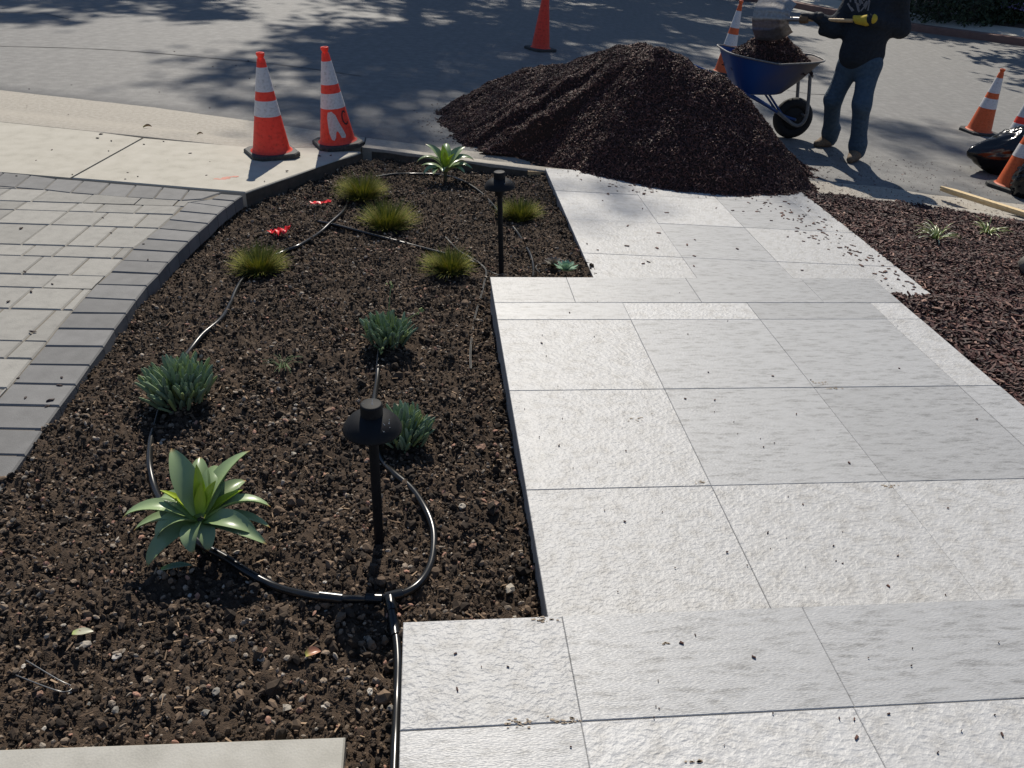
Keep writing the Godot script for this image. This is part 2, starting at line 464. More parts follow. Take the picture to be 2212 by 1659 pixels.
func make_lines():
	for p in [[0, 195], [330, 232], [600, 270], [800, 299], [1010, 326]]: asphalt_edge.append(v2(hit(p[0], p[1], street_y)))
	for p in [[1907, 404], [2004, 420], [2191, 440]]: asphalt_edge.append(v2(hit(p[0], p[1], street_y)))
	for p in [[0, 263], [535, 319], [790, 318], [960, 341], [1215, 373]]: kerb_back.append(v2(hit(p[0], p[1], kerb_top)))
	for p in [[2014, 449], [2212, 476]]: kerb_back.append(v2(hit(p[0], p[1], kerb_top)))
	var s := 1200.0 / 2212.0
	var far_r := [[1760, 865], [1700, 905], [1640, 950], [1575, 1005], [1510, 1070], [1440, 1130], [1365, 1200], [1290, 1275], [1220, 1350], [1150, 1435], [1065, 1520], [985, 1625]]
	var far_l := [[1600, 852], [1535, 890], [1370, 915], [1300, 980], [1225, 1040], [1150, 1105], [1060, 1180], [960, 1255], [885, 1335], [805, 1420], [700, 1510], [610, 1610]]
	var near_r := [[915, 248], [830, 362], [750, 487], [650, 622], [550, 765], [432, 920], [310, 1088], [180, 1275], [30, 1485]]
	var near_l := [[513, 245], [415, 357], [320, 482], [205, 615], [90, 755]]
	var k := 2212.0 / 4032.0
	for p in far_r: border_outer.append(v2(flat(p[0] * s * k, (300 + p[1] * s) * k, DRIVE)))
	for p in near_r: border_outer.append(v2(flat(p[0] * s * k, (1100 + p[1] * s) * k, DRIVE)))
	for p in far_l: border_inner.append(v2(flat(p[0] * s * k, (300 + p[1] * s) * k, DRIVE)))
	for p in near_l: border_inner.append(v2(flat(p[0] * s * k, (1100 + p[1] * s) * k, DRIVE)))
	while border_inner.size() < border_outer.size():
		border_inner.append(border_outer[border_inner.size()] + (border_inner[-1] - border_outer[border_inner.size() - 1]))
	for j in 12:
		var d: Vector2 = border_outer[-1] - border_outer[-2]
		var off: Vector2 = border_inner[-1] - border_outer[-1]
		border_outer.append(border_outer[-1] + d); border_inner.append(border_outer[-1] + off)

func kerb_top(x: float, _z := 0.0) -> float: return street_y(x) + 0.06

func make_road():
	var road := setting("road", "grey sunlit asphalt street crossed by tree shadows")
	var b := Mb.new()
	var rows := []
	var zs := [-1.0, 0.0, 0.3, 0.8, 1.5, 2.5, 4.0, 6.0, 9.0, 13.0, 18.0, 24.0, 32.0, 44.0, 60.0]
	for z in zs:
		var r := []
		for k in 121:
			var x := -30.0 + k * 0.5
			var e := along(asphalt_edge, x) - 0.006 + noise.get_noise_1d(x * 9.0) * 0.012
			r.append(Vector3(x, street_y(x) - (0.0 if z >= 0.0 else 0.09), e - max(z, 0.0)))
		rows.append(r)
	b.rings(rows, false)
	obj("asphalt", b.mesh(), M.asphalt, road)
	# worn seams and a utility patch cut into the surface
	var seam := Mb.new()
	for line in [[[0, 100], [240, 108], [500, 130], [640, 145], [780, 165]], [[0, 27], [90, 30], [150, 42]], [[1700, 195], [1760, 204], [1820, 203]]]:
		var pts := []
		for p in line:
			var w := hit(p[0], p[1], street_y); w.y += 0.004; pts.append(w)
		pts = smooth_path(pts, 8)
		var ring := []
		for k in pts.size():
			var wd := 0.011 + 0.008 * noise.get_noise_1d(k * 0.7)
			ring.append([pts[k] + Vector3(0, 0, wd + 0.01 * noise.get_noise_1d(k * 2.0)), pts[k] - Vector3(0, 0, wd)])
		seam.rings(ring, false)
	obj("crack_seam", seam.mesh(), mat(lin(0.05, 0.05, 0.05), 0.9), road)
	# earth sheet that carries on to the horizon under everything
	var eb := Mb.new()
	eb.quad(Vector3(-200, -1.6, 200), Vector3(200, -1.6, 200), Vector3(200, -1.6, -260), Vector3(-200, -1.6, -260))
	var ground := obj("ground", eb.mesh(), M.soil)
	ground.set_meta("kind", "structure"); ground.set_meta("label", "bare earth under the neighbourhood")

func make_kerb():
	var kerb := setting("kerb", "low concrete kerb and gutter along the street edge")
	var xs := []
	var x := -9.0
	while x < 9.0:
		xs.append(x); x += 0.12
	var cuts := [v2(hit(797, 300, kerb_top)).x, 2.2, 5.0]
	var start := 0
	var seg := []
	for k in xs.size():
		seg.append(xs[k])
		var last := k == xs.size() - 1
		var cut := false
		for c in cuts:
			if not last and xs[k] <= c and xs[k + 1] > c: cut = true
		if cut or last:
			var b := Mb.new()
			var rows := []
			for xx in seg:
				var a := along(asphalt_edge, xx); var e := along(kerb_back, xx)
				var sy := street_y(xx)
				var wob := noise.get_noise_1d(xx * 6.0) * 0.008
				var row := []
				row.append(Vector3(xx, sy - 0.05, a + 0.012 + wob))
				row.append(Vector3(xx, sy + 0.004, a + 0.012 + wob))
				row.append(Vector3(xx, sy - 0.012, lerp(a, e, 0.45)))
				row.append(Vector3(xx, sy + 0.012, lerp(a, e, 0.62)))
				row.append(Vector3(xx, sy + 0.055, lerp(a, e, 0.80)))
				row.append(Vector3(xx, sy + 0.06, e - 0.012))
				row.append(Vector3(xx, sy + 0.052, e))
				row.append(Vector3(xx, sy - 0.20, e))
				rows.append(row)
			b.rings(rows, false)
			b.fan(rows[0]); b.fan(rows[-1], true)
			obj("gutter_stone", b.mesh(), M.gutter, kerb)
			seg = [xs[k] + 0.012]

func make_sidewalk():
	var walk := setting("sidewalk", "pale concrete driveway apron between pavers and gutter")
	var k := 2212.0 / 4032.0; var s := 1200.0 / 2212.0
	var corner := v2(flat(530, 416, DRIVE))
	var tip := v2(hit(786, 330, kerb_top))
	var yf := func(x: float, z: float) -> float:
		var back := along(kerb_back, x)
		var line := along([v2(flat(0, 372, DRIVE)), corner], x)
		var t: float = clamp((z - back) / max(0.05, line - back), 0.0, 1.0)
		return lerp(kerb_top(x) + 0.002, DRIVE + 0.003, t)
	var j0 := v2(flat(515 * s * k, (300 + 740 * s) * k, DRIVE)); var j1 := v2(hit(1035 * s * k, (300 + 450 * s) * k, kerb_top))
	var left := v2(flat(-400, 339, DRIVE))
	var polys := []
	var gap := Vector2(0.006, 0)
	var p := PackedVector2Array([j0 + gap, j1 + gap])
	for x in [-2.0, -1.6, -1.2]:
		if x > j1.x + 0.05: p.append(Vector2(x, along(kerb_back, x) + 0.014))
	p.append(tip + Vector2(-0.02, 0.0)); p.append(corner + Vector2(0.0, -0.004))
	polys.append(p)
	p = PackedVector2Array([j0 - gap, j1 - gap])
	var x := j1.x - 0.4
	while x > -6.5:
		p.append(Vector2(x, along(kerb_back, x) + 0.014)); x -= 0.5
	p.append(left)
	polys.append(p)
	for q in polys:
		var b := Mb.new()
		slab(b, q, yf, 0.16, 0.006)
		obj("concrete_slab", b.mesh(), M.concrete, walk)
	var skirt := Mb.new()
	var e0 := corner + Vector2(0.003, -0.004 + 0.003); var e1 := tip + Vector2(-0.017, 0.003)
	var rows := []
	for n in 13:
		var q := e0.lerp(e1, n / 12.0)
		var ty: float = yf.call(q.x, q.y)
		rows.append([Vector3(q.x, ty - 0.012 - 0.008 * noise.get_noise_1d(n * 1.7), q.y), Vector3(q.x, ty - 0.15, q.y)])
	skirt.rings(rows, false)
	obj("soiled_shaded_edge", skirt.mesh(), M.dirty, walk)  # stained slab side, its shade also put into the dark colour
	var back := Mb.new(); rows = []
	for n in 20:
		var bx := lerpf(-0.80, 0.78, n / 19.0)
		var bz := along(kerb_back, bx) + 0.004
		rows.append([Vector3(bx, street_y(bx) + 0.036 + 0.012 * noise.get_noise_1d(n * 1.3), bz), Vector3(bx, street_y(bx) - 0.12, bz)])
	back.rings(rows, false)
	obj("soiled_shaded_edge", back.mesh(), M.dirty, walk)  # kerb back: soil stain and shade both painted in as dark colour
	# faded pink survey paint
	var paint := Mb.new()
	for st in [[[0, 338], [52, 341]], [[0, 349], [42, 350]], [[470, 388], [505, 383]]]:
		var a: Vector3 = flat(st[0][0], st[0][1], DRIVE); var e: Vector3 = flat(st[1][0], st[1][1], DRIVE)
		for n in 26:
			var q := a.lerp(e, rng.randf()) + Vector3(rng.randf_range(-0.02, 0.02), 0, rng.randf_range(-0.022, 0.022))
			q.y = yf.call(q.x, q.z) + 0.004
			var r := rng.randf_range(0.004, 0.012)
			paint.quad(q + Vector3(-r * 2, 0, r), q + Vector3(r * 2, 0, r * 0.7), q + Vector3(r * 1.8, 0, -r), q + Vector3(-r * 1.5, 0, -r * 0.8))
	obj("survey_paint", paint.mesh(), M.pink, walk)

func make_driveway():
	var drive := setting("driveway", "grey paver driveway with darker border course")
	var bed := Mb.new()
	var poly := PackedVector2Array()
	for p in border_outer: poly.append(p + Vector2(-0.03, 0))
	var nz: float = border_outer[-1].y
	poly.append(Vector2(-6.0, nz)); poly.append(v2(flat(-400, 345, DRIVE)))
	slab(bed, poly, func(_x, _z): return DRIVE - 0.0065, 0.2, 0.0)
	obj("sand_bed", bed.mesh(), M.sand, drive)
	# border course along the curve
	for k in border_outer.size() - 1:
		var a: Vector2 = border_outer[k]; var b: Vector2 = border_outer[k + 1]
		var c: Vector2 = border_inner[k + 1]; var d: Vector2 = border_inner[k]
		var gap := 0.0028
		var u := (b - a).normalized() * gap
		var poly2 := PackedVector2Array([a + u, b - u, c - u, d + u])
		var m := Mb.new()
		var tilt := rng.randf_range(-0.006, 0.006); var lift := rng.randf_range(-0.0015, 0.0015)
		slab(m, poly2, func(x, z): return DRIVE + lift + tilt * (x - a.x), 0.075, 0.006)
		obj("border_paver", m.mesh(), M.border[rng.randi() % 3], drive)
	# far soldier course beside the concrete
	var s := 800.0 / 1269.0; var k2 := 2212.0 / 4032.0
	var top := [[190, 62], [350, 85], [520, 98], [685, 112], [848, 125], [1018, 138], [1180, 155], [1385, 170]]
	var bot := [[95, 138], [275, 152], [440, 172], [610, 185], [785, 200], [960, 210], [1130, 220], [1260, 212]]
	var T := []; var B := []
	for p in top: T.append(v2(flat(p[0] * s * k2, (650 + p[1] * s) * k2, DRIVE)))
	for p in bot: B.append(v2(flat(p[0] * s * k2, (650 + p[1] * s) * k2, DRIVE)))
	for j in 6:
		T.insert(0, T[0] * 2 - T[1]); B.insert(0, B[0] * 2 - B[1])
	for k in T.size() - 1:
		var u: Vector2 = (T[k + 1] - T[k]).normalized() * 0.0028
		var m := Mb.new()
		var lift := rng.randf_range(-0.0015, 0.0015)
		slab(m, PackedVector2Array([T[k] + u, T[k + 1] - u, B[k + 1] - u, B[k] + u]), func(_x, _z): return DRIVE + lift, 0.075, 0.006)
		obj("border_paver", m.mesh(), M.border[rng.randi() % 3], drive)
	# field of three paver sizes, cut along the border
	var inner := PackedVector2Array()
	for k in range(1, border_inner.size()): inner.append(border_inner[k] + Vector2(-0.004, 0))
	inner.append(Vector2(-5.0, border_inner[-1].y))
	for k in T.size() - 1: inner.append(B[k] + Vector2(0, 0.004))
	var ang := deg_to_rad(3.6)
	var ux := Vector2(cos(ang), sin(ang)); var uz := Vector2(-sin(ang), cos(ang))
	var org := Vector2(-1.6, -2.5)
	var zz := -0.6
	var band := 0
	while zz < 3.6:
		var depth: float = [0.235, 0.155, 0.235, 0.31, 0.155][band % 5]
		band += 1
		var xx := -2.1 - rng.randf() * 0.3
		while xx < 0.5:
			var opts := [0.155, 0.235, 0.31, 0.235]
			var w: float = opts[rng.randi() % 4]
			if depth < 0.2: w = [0.235, 0.31, 0.155][rng.randi() % 3]
			var parts := [[zz, zz + depth]]
			if depth > 0.3 and w > 0.3 and rng.randf() < 0.5: parts = [[zz, zz + 0.155], [zz + 0.155, zz + 0.31]]
			for pr in parts:
				var gp := 0.0028
				var q := PackedVector2Array()
				for cz in [[xx + gp, pr[0] + gp], [xx + w - gp, pr[0] + gp], [xx + w - gp, pr[1] - gp], [xx + gp, pr[1] - gp]]:
					q.append(org + ux * cz[0] + uz * cz[1])
				if q[0].x < -3.9 or q[0].y > 2.1: continue
				for piece in Geometry2D.intersect_polygons(q, inner):
					var area := 0.0
					for k in piece.size(): area += piece[k].cross(piece[(k + 1) % piece.size()])
					if abs(area) < 0.002: continue
					var m := Mb.new()
					var lift := rng.randf_range(-0.0018, 0.0018)
					slab(m, piece, func(_x, _z): return DRIVE + lift, 0.07, 0.006)
					obj("paver", m.mesh(), M.paver[rng.randi() % 4], drive)
			xx += w
		zz += depth

func make_walkway():
	var walk := setting("walkway", "white stone tile walkway stepping down to the street")
	var add_tile := func(x0: float, x1: float, z0: float, z1: float, yf: Callable, kind: int):
		var b := Mb.new()
		var gp := 0.0010; var gx := 0.0004
		var sc := 1.05 + rng.randf() * 0.3
		b.uvs = Vector2(sc, sc * 1.35) if kind == 0 else Vector2(0.55, 2.4)
		b.uvo = Vector2(rng.randf(), rng.randf())
		var lift := rng.randf_range(-0.0008, 0.0008)
		slab(b, PackedVector2Array([Vector2(x0 + gx, z0 + gp), Vector2(x1 - gx, z0 + gp), Vector2(x1 - gx, z1 - gp), Vector2(x0 + gx, z1 - gp)]), func(x, z): return yf.call(x, z) + lift, 0.018, 0.0016)
		obj("tile", b.mesh(), M.tile_cleft[rng.randi() % 4] if kind == 0 else M.tile_vein[rng.randi() % 4], walk)
	var base := func(called: String, x0: float, x1: float, z0: float, z1: float, yf: Callable, thick: float, m: Material):
		var b := Mb.new()
		slab(b, PackedVector2Array([Vector2(x0, z0), Vector2(x1, z0), Vector2(x1, z1), Vector2(x0, z1)]), yf, thick, 0.0)
		obj(called, b.mesh(), m, walk)
	# middle landing, top at height 0
	var mid := func(_x, _z): return 0.0
	for r in [[-0.478, -0.18, [0.0, 0.384, 0.998, 1.61, 2.008], [1, 1, 1, 1]], [-0.18, 0.0, [0.0, 0.61, 1.22, 1.845, 2.008], [1, 0, 1, 0]], [0.0, 0.61, [0.0, 0.61, 1.22, 1.838, 2.008], [0, 1, 1, 0]], [0.61, 1.22, [0.0, 0.61, 1.22, 1.836, 2.012], [0, 1, 1, 1]], [1.22, 1.83, [0.0, 0.61, 1.22, 1.835, 2.014], [0, 0, 0, 0]], [1.83, 2.0, [0.0, 0.61, 1.22, 1.835, 2.014], [0, 0, 0, 0]]]:
		for k in 4: add_tile.call(r[2][k], r[2][k + 1], r[0], r[1], mid, r[3][k])
	base.call("concrete_base", 0.012, 1.995, -0.466, 2.0, func(_x, _z): return -0.0045, 0.5, M.mortar)
	base.call("riser_face", 0.006, 2.0, -0.472, 2.0, func(_x, _z): return -0.0225, 0.5, M.riser)
	# upper landing near the camera
	var up := func(_x, _z): return 0.15
	for r in [[1.893, 2.185, [-0.371, 0.006, 0.605, 1.215, 1.825, 2.43], [0, 1, 1, 1, 1]], [2.185, 2.795, [-0.371, 0.004, 0.602, 1.215, 1.825, 2.43], [1, 0, 0, 1, 0]], [2.795, 3.405, [-0.371, 0.004, 0.61, 1.22, 1.83, 2.43], [0, 1, 0, 1, 0]], [3.405, 4.015, [-0.371, 0.004, 0.61, 1.22, 1.83, 2.43], [0, 1, 0, 1, 0]]]:
		for k in 5: add_tile.call(r[2][k], r[2][k + 1], r[0], r[1], up, r[3][k])
	base.call("concrete_base", -0.359, 2.42, 1.905, 4.0, func(_x, _z): return 0.1455, 0.6, M.mortar)
	base.call("riser_face", -0.365, 2.425, 1.899, 4.0, func(_x, _z): return 0.1275, 0.6, M.riser)
	# lower landing by the street, following the fall of the street
	for r in [[-1.31, -0.70, [0.625, 1.25, 1.86, 2.47, 2.66], [0, 1, 0, 0]], [-1.92, -1.31, [0.625, 1.25, 1.86, 2.47, 2.66], [0, 1, 0, 0]], [-2.53, -1.92, [0.625, 1.25, 1.86, 2.47, 2.66], [0, 0, 1, 0]], [-3.1, -2.53, [0.625, 1.25, 1.86, 2.47, 2.66], [0, 0, 1, 0]], [-0.70, -0.45, [0.625, 1.25, 1.86, 2.47, 2.66], [0, 1, 0, 0]]]:
		for k in 4: add_tile.call(r[2][k], r[2][k + 1], r[0], r[1], low_walk_y, r[3][k])
	base.call("concrete_base", 0.637, 2.65, -3.09, -0.44, func(x, z): return low_walk_y(x) - 0.0045, 0.4, M.mortar)
	base.call("riser_face", 0.631, 2.655, -3.096, -0.446, func(x, z): return low_walk_y(x) - 0.0225, 0.4, M.riser)
	# dirt stains left by the works, flat on the tiles
	var stain := Mb.new()
	for st in [[1775, 828, 0.0, 22, 0.035], [1795, 838, 0.0, 20, 0.03], [1925, 1050, 0.0, 18, 0.03], [1510, 1040, 0.0, 10, 0.02], [1380, 905, 0.0, 12, 0.03], [1120, 1562, 0.15, 26, 0.05], [1220, 1558, 0.15, 22, 0.04], [1170, 1340, 0.15, 16, 0.03], [1500, 1645, 0.15, 10, 0.025], [1440, 1390, 0.15, 8, 0.012]]:
		for n in st[3]:
			var q: Vector3 = flat(st[0] + rng.randfn() * 10.0, st[1] + rng.randfn() * 1.6, st[2]) + Vector3(rng.randfn() * st[4] * 0.3, 0.0016, rng.randfn() * st[4] * 0.12)
			q.y = st[2] + 0.0017
			var r := rng.randf_range(0.0008, 0.0034)
			var pts := []
			for j in 6:
				var t := -TAU * j / 6.0
				pts.append(q + Vector3(cos(t) * r * rng.randf_range(0.8, 2.6), 0, sin(t) * r * rng.randf_range(0.5, 1.1)))
			pts.reverse()
			stain.fan(pts, true)
	obj("clay_stain", stain.mesh(), mat(lin(0.33, 0.27, 0.20), 0.95), walk)

# ---------------------------------------------------------------- soil bed
func clod_mesh(sd: int, rough: float) -> ArrayMesh:
	var r := RandomNumberGenerator.new(); r.seed = sd
	var b := Mb.new()
	var n := 7
	var rs := []
	for k in 5:
		var ph := lerpf(-PI / 2 + 0.25, PI / 2 - 0.25, k / 4.0)
		var ring := []
		for j in n:
			var t := -TAU * j / n + k * 0.4
			var rad := 1.0 + r.randf_range(-rough, rough)
			ring.append(Vector3(cos(t) * cos(ph), sin(ph) * 0.8, sin(t) * cos(ph)) * rad)
		rs.append(ring)
	b.rings(rs)
	b.fan(rs[0], true); b.fan(rs[-1])
	return b.mesh()

func crumb_mesh(sd: int) -> ArrayMesh:   # angular crumb with flat facets
	var r := RandomNumberGenerator.new(); r.seed = sd
	var b := Mb.new()
	var rs := []
	for k in 4:
		var ph := lerpf(-1.25, 1.25, k / 3.0)
		var ring := []
		for j in 6:
			var t := -TAU * j / 6.0 + k * 0.5
			ring.append(Vector3(cos(t) * cos(ph), sin(ph) * 0.85, sin(t) * cos(ph)) * r.randf_range(0.62, 1.3))
		rs.append(ring)
	for k in 3:
		for j in 6:
			var n := (j + 1) % 6
			b.tri(rs[k][j], rs[k][n], rs[k + 1][n]); b.tri(rs[k][j], rs[k + 1][n], rs[k + 1][j])
	b.fan(rs[0], true); b.fan(rs[3])
	return b.mesh()

func chip_mesh(sd: int) -> ArrayMesh:
	var r := RandomNumberGenerator.new(); r.seed = sd
	var b := Mb.new()
	var q := []
	for k in 8:
		q.append(Vector3((0.5 if k & 1 else -0.5) * r.randf_range(0.7, 1.15), (0.5 if k & 2 else -0.5) * r.randf_range(0.6, 1.2), (0.5 if k & 4 else -0.5) * r.randf_range(0.5, 1.25)))
	b.quad(q[4], q[5], q[7], q[6]); b.quad(q[1], q[0], q[2], q[3]); b.quad(q[5], q[1], q[3], q[7])
	b.quad(q[0], q[4], q[6], q[2]); b.quad(q[6], q[7], q[3], q[2]); b.quad(q[0], q[1], q[5], q[4])
	return b.mesh()

func rand_basis() -> Basis:
	return Basis(Quaternion(rng.randfn(), rng.randfn(), rng.randfn(), rng.randfn() + 0.001).normalized())

func soil_color() -> Color:
	var t := rng.randf()
	var c := Color(0.022, 0.0145, 0.009).lerp(Color(0.21, 0.145, 0.095), pow(t, 2.6))
	return c * rng.randf_range(0.8, 1.15)

func make_soil():
	var soil := setting("soil_bed", "dark brown freshly dug planting soil full of clods")
	bed_poly = PackedVector2Array()
	for p in border_outer: bed_poly.append(p + Vector2(-0.02, 0))
	bed_poly.reverse()
	var corner := v2(flat(530, 416, DRIVE)); var tip := v2(hit(786, 330, kerb_top))
	bed_poly.append(corner + Vector2(-0.03, 0)); bed_poly.append(tip + Vector2(-0.03, -0.02))
	for x in [-0.6, -0.2, 0.2, 0.6, 0.75]: bed_poly.append(Vector2(x, along(kerb_back, x) - 0.03))
	bed_poly.append(Vector2(0.75, -3.0)); bed_poly.append(Vector2(0.65, -3.0)); bed_poly.append(Vector2(0.65, -0.45)); bed_poly.append(Vector2(0.03, -0.45)); bed_poly.append(Vector2(0.03, 1.95)); bed_poly.append(Vector2(-0.34, 1.95)); bed_poly.append(Vector2(-0.34, 3.4)); bed_poly.append(Vector2(-1.5, 3.4))
	var cell := 0.016
	var x0 := -2.0; var z0 := -3.75
	var nx := int((0.8 - x0) / cell); var nz := int((3.0 - z0) / cell)
	var b := Mb.new()
	var id := PackedInt32Array(); id.resize((nx + 1) * (nz + 1)); id.fill(-1)
	var inside := PackedByteArray(); inside.resize((nx / 4 + 2) * (nz / 4 + 2))
	for j in nz / 4 + 2:
		for i in nx / 4 + 2:
			inside[j * (nx / 4 + 2) + i] = 1 if Geometry2D.is_point_in_polygon(Vector2(x0 + i * 4 * cell, z0 + j * 4 * cell), bed_poly) else 0
	for j in nz:
		for i in nx:
			var ci := i / 4; var cj := j / 4; var w := nx / 4 + 2
			if inside[cj * w + ci] + inside[cj * w + ci + 1] + inside[(cj + 1) * w + ci] + inside[(cj + 1) * w + ci + 1] == 0: continue
			var qs := [[i, j], [i + 1, j], [i + 1, j + 1], [i, j + 1]]
			var ok := true
			if not Geometry2D.is_point_in_polygon(Vector2(x0 + (i + .5) * cell, z0 + (j + .5) * cell), bed_poly): ok = false
			if not ok: continue
			var ii := []
			for q in qs:
				var key: int = q[1] * (nx + 1) + q[0]
				if id[key] < 0:
					var px: float = x0 + q[0] * cell; var pz: float = z0 + q[1] * cell
					var h := soil_y(px, pz) + noise_fine.get_noise_2d(px * 28.0, pz * 28.0) * 0.022 + noise_fine.get_noise_2d(px * 75.0 + 7.0, pz * 75.0) * 0.014
					id[key] = b.add(Vector3(px, h, pz))
				ii.append(id[key])
			b.tri_i(ii[0], ii[2], ii[1]); b.tri_i(ii[0], ii[3], ii[2])
	obj("earth", b.mesh(), M.soil, soil)
	# clods, pebbles and slivers: too many to count
	var clods := [[], [], []]; var ccol := [[], [], []]
	var pebbles := []; var pcol := []
	var slivers := []; var scol := []
	for n in 185000:
		var x := rng.randf_range(-1.95, 0.75); var z := rng.randf_range(-3.7, 2.7)
		if not Geometry2D.is_point_in_polygon(Vector2(x, z), bed_poly): continue
		var dist: float = clamp((3.2 - z) / 6.0, 0.1, 1.0)
		var patch := noise.get_noise_2d(x * 1.3 + 20.0, z * 1.3)
		if patch > 0.08 and z < 0.3 and rng.randf() < 0.35: continue     # trodden, smoother ground
		var y := soil_y(x, z)
		var u := rng.randf()
		if u < 0.905:
			var s := 0.0018 + 0.0068 * pow(rng.randf(), 2.6)
			if rng.randf() < 0.025: s = rng.randf_range(0.008, 0.014)
			if z > -0.6 and x > -0.9 and rng.randf() < 0.006: s = rng.randf_range(0.012, 0.022)
			var bs := rand_basis().scaled_local(Vector3(s * rng.randf_range(0.8, 1.5), s * rng.randf_range(0.7, 1.0), s))
			var k := rng.randi() % 3
			clods[k].append(Transform3D(bs, Vector3(x, y + s * 0.45 + 0.004, z))); ccol[k].append(soil_color() * (1.0 + 0.55 * noise.get_noise_2d(x * 1.8 + 90.0, z * 1.8)))
		elif u < 0.978:
			if noise.get_noise_2d(x * 2.5 + 55.0, z * 2.5) < 0.0 and rng.randf() < 0.6: continue
			var s := 0.0025 + 0.006 * pow(rng.randf(), 2.0)
			pebbles.append(Transform3D(rand_basis().scaled_local(Vector3(s * 1.5, s * 0.7, s)), Vector3(x, y + s * 0.5 + 0.009, z)))
			var c := Color(0.27, 0.20, 0.14).lerp(Color(0.52, 0.45, 0.36), pow(rng.randf(), 1.6)) * rng.randf_range(0.4, 1.0)
			if rng.randf() < 0.15: c = Color(0.36, 0.20, 0.14)
			pcol.append(c)
		else:
			var l := 0.004 + 0.026 * pow(rng.randf(), 2.2)
			var bs := Basis(Vector3.UP, rng.randf() * TAU) * Basis(Vector3(0, 0, 1), rng.randfn() * 0.25)
			slivers.append(Transform3D(bs.scaled_local(Vector3(l, 0.002, rng.randf_range(0.002, 0.005))), Vector3(x, y + 0.013, z)))
			scol.append(Color(0.12, 0.075, 0.045).lerp(Color(0.42, 0.29, 0.18), rng.randf()) * rng.randf_range(0.6, 1.0))
	for k in 3: multi("soil_clods", crumb_mesh(100 + k), M.vary, clods[k], ccol[k], soil)
	multi("gravel_bits", crumb_mesh(120), M.vary, pebbles, pcol, soil)
	multi("bark_slivers", chip_mesh(130), M.vary, slivers, scol, soil)

# ---------------------------------------------------------------- mulch
func mulch_color() -> Color:
	var c := Color(0.024, 0.0090, 0.0070).lerp(Color(0.135, 0.054, 0.040), pow(rng.randf(), 1.7))
	if rng.randf() < 0.06: c = Color(0.32, 0.18, 0.13) * rng.randf_range(0.6, 1.2)
	return c

func chip_xf(p: Vector3, n: Vector3, flatness := 0.35, big := 1.0) -> Transform3D:
	var l := (0.006 + 0.032 * pow(rng.randf(), 1.6)) * big
	var bs := Basis(Quaternion(Vector3.UP, n.normalized())) * Basis(Vector3.UP, rng.randf() * TAU) * Basis(Vector3(0, 0, 1), rng.randfn() * flatness) * Basis(Vector3.RIGHT, rng.randfn() * flatness)
	return Transform3D(bs.scaled_local(Vector3(l, rng.randf_range(0.002, 0.006) * big, rng.randf_range(0.004, 0.011) * big)), p)

func make_mulch_bed():
	var bed := setting("mulch_bed", "reddish brown bark mulch spread beside the walkway")
	var in_bed := func(x: float, z: float) -> bool:
		if z < along(kerb_back, x) + 0.0: return false
		if z > -0.46 and x < 2.0: return false
		if z > 1.9 and x < 2.42: return false
		if z <= -0.46 and x < 2.655: return z > -0.57 and x > 2.02 and mulch_y(x, z) > low_walk_y(x) - 0.01
		return true
	var b := Mb.new()
	var rows := []
	for j in 66:
		var r := []
		for i in 66:
			var x := 1.95 + i * 0.06; var z := -3.0 + j * 0.08
			var y := mulch_y(x, z) - 0.012
			if z < -0.44 and x < 2.68 and z < -0.55: y = low_walk_y(x) - 0.09
			if z < along(kerb_back, x) + 0.05: y = min(y, kerb_top(x) - 0.08)
			r.append(Vector3(x, y, z))
		rows.append(r)
	b.rings(rows, false)
	for k in range(0, b.idx.size(), 3):
		var t := b.idx[k + 1]; b.idx[k + 1] = b.idx[k + 2]; b.idx[k + 2] = t
	obj("mulch_bottom", b.mesh(), M.mulch_base, bed)
	var xf := [[], [], [], []]; var cc := [[], [], [], []]
	for n in 95000:
		var x := rng.randf_range(2.0, 5.3); var z := rng.randf_range(-3.0, 1.6)
		if not in_bed.call(x, z): continue
		if x > 3.4 and z > -0.6 and x > 3.2 + (0.2 - z) * 1.0: continue   # far outside the picture
		var y := mulch_y(x, z) + rng.randf_range(-0.008, 0.01)
		var edge := z - along(kerb_back, x)
		if edge < 0.1: y = max(y, kerb_top(x) - 0.02)
		var k := rng.randi() % 4
		xf[k].append(chip_xf(Vector3(x, y, z), Vector3.UP, 0.3, 1.35)); cc[k].append(mulch_color())
	# chips strewn on the kerb and gutter
	for n in 2600:
		var x := rng.randf_range(2.6, 5.2)
		var a := along(asphalt_edge, x); var e := along(kerb_back, x)
		var t := pow(rng.randf(), 1.8)
		var z := lerpf(e, a - 1.3, t)
		if rng.randf() > 0.6 and x > 3.8: continue
		var y := street_y(x) + (0.062 if z > lerp(a, e, 0.8) else 0.004)
		xf[0].append(chip_xf(Vector3(x, y, z), Vector3.UP, 0.1, rng.randf_range(0.25, 0.75))); cc[0].append(mulch_color())
	for k in 4: multi("bark_mulch", chip_mesh(200 + k), M.chip, xf[k], cc[k], bed)

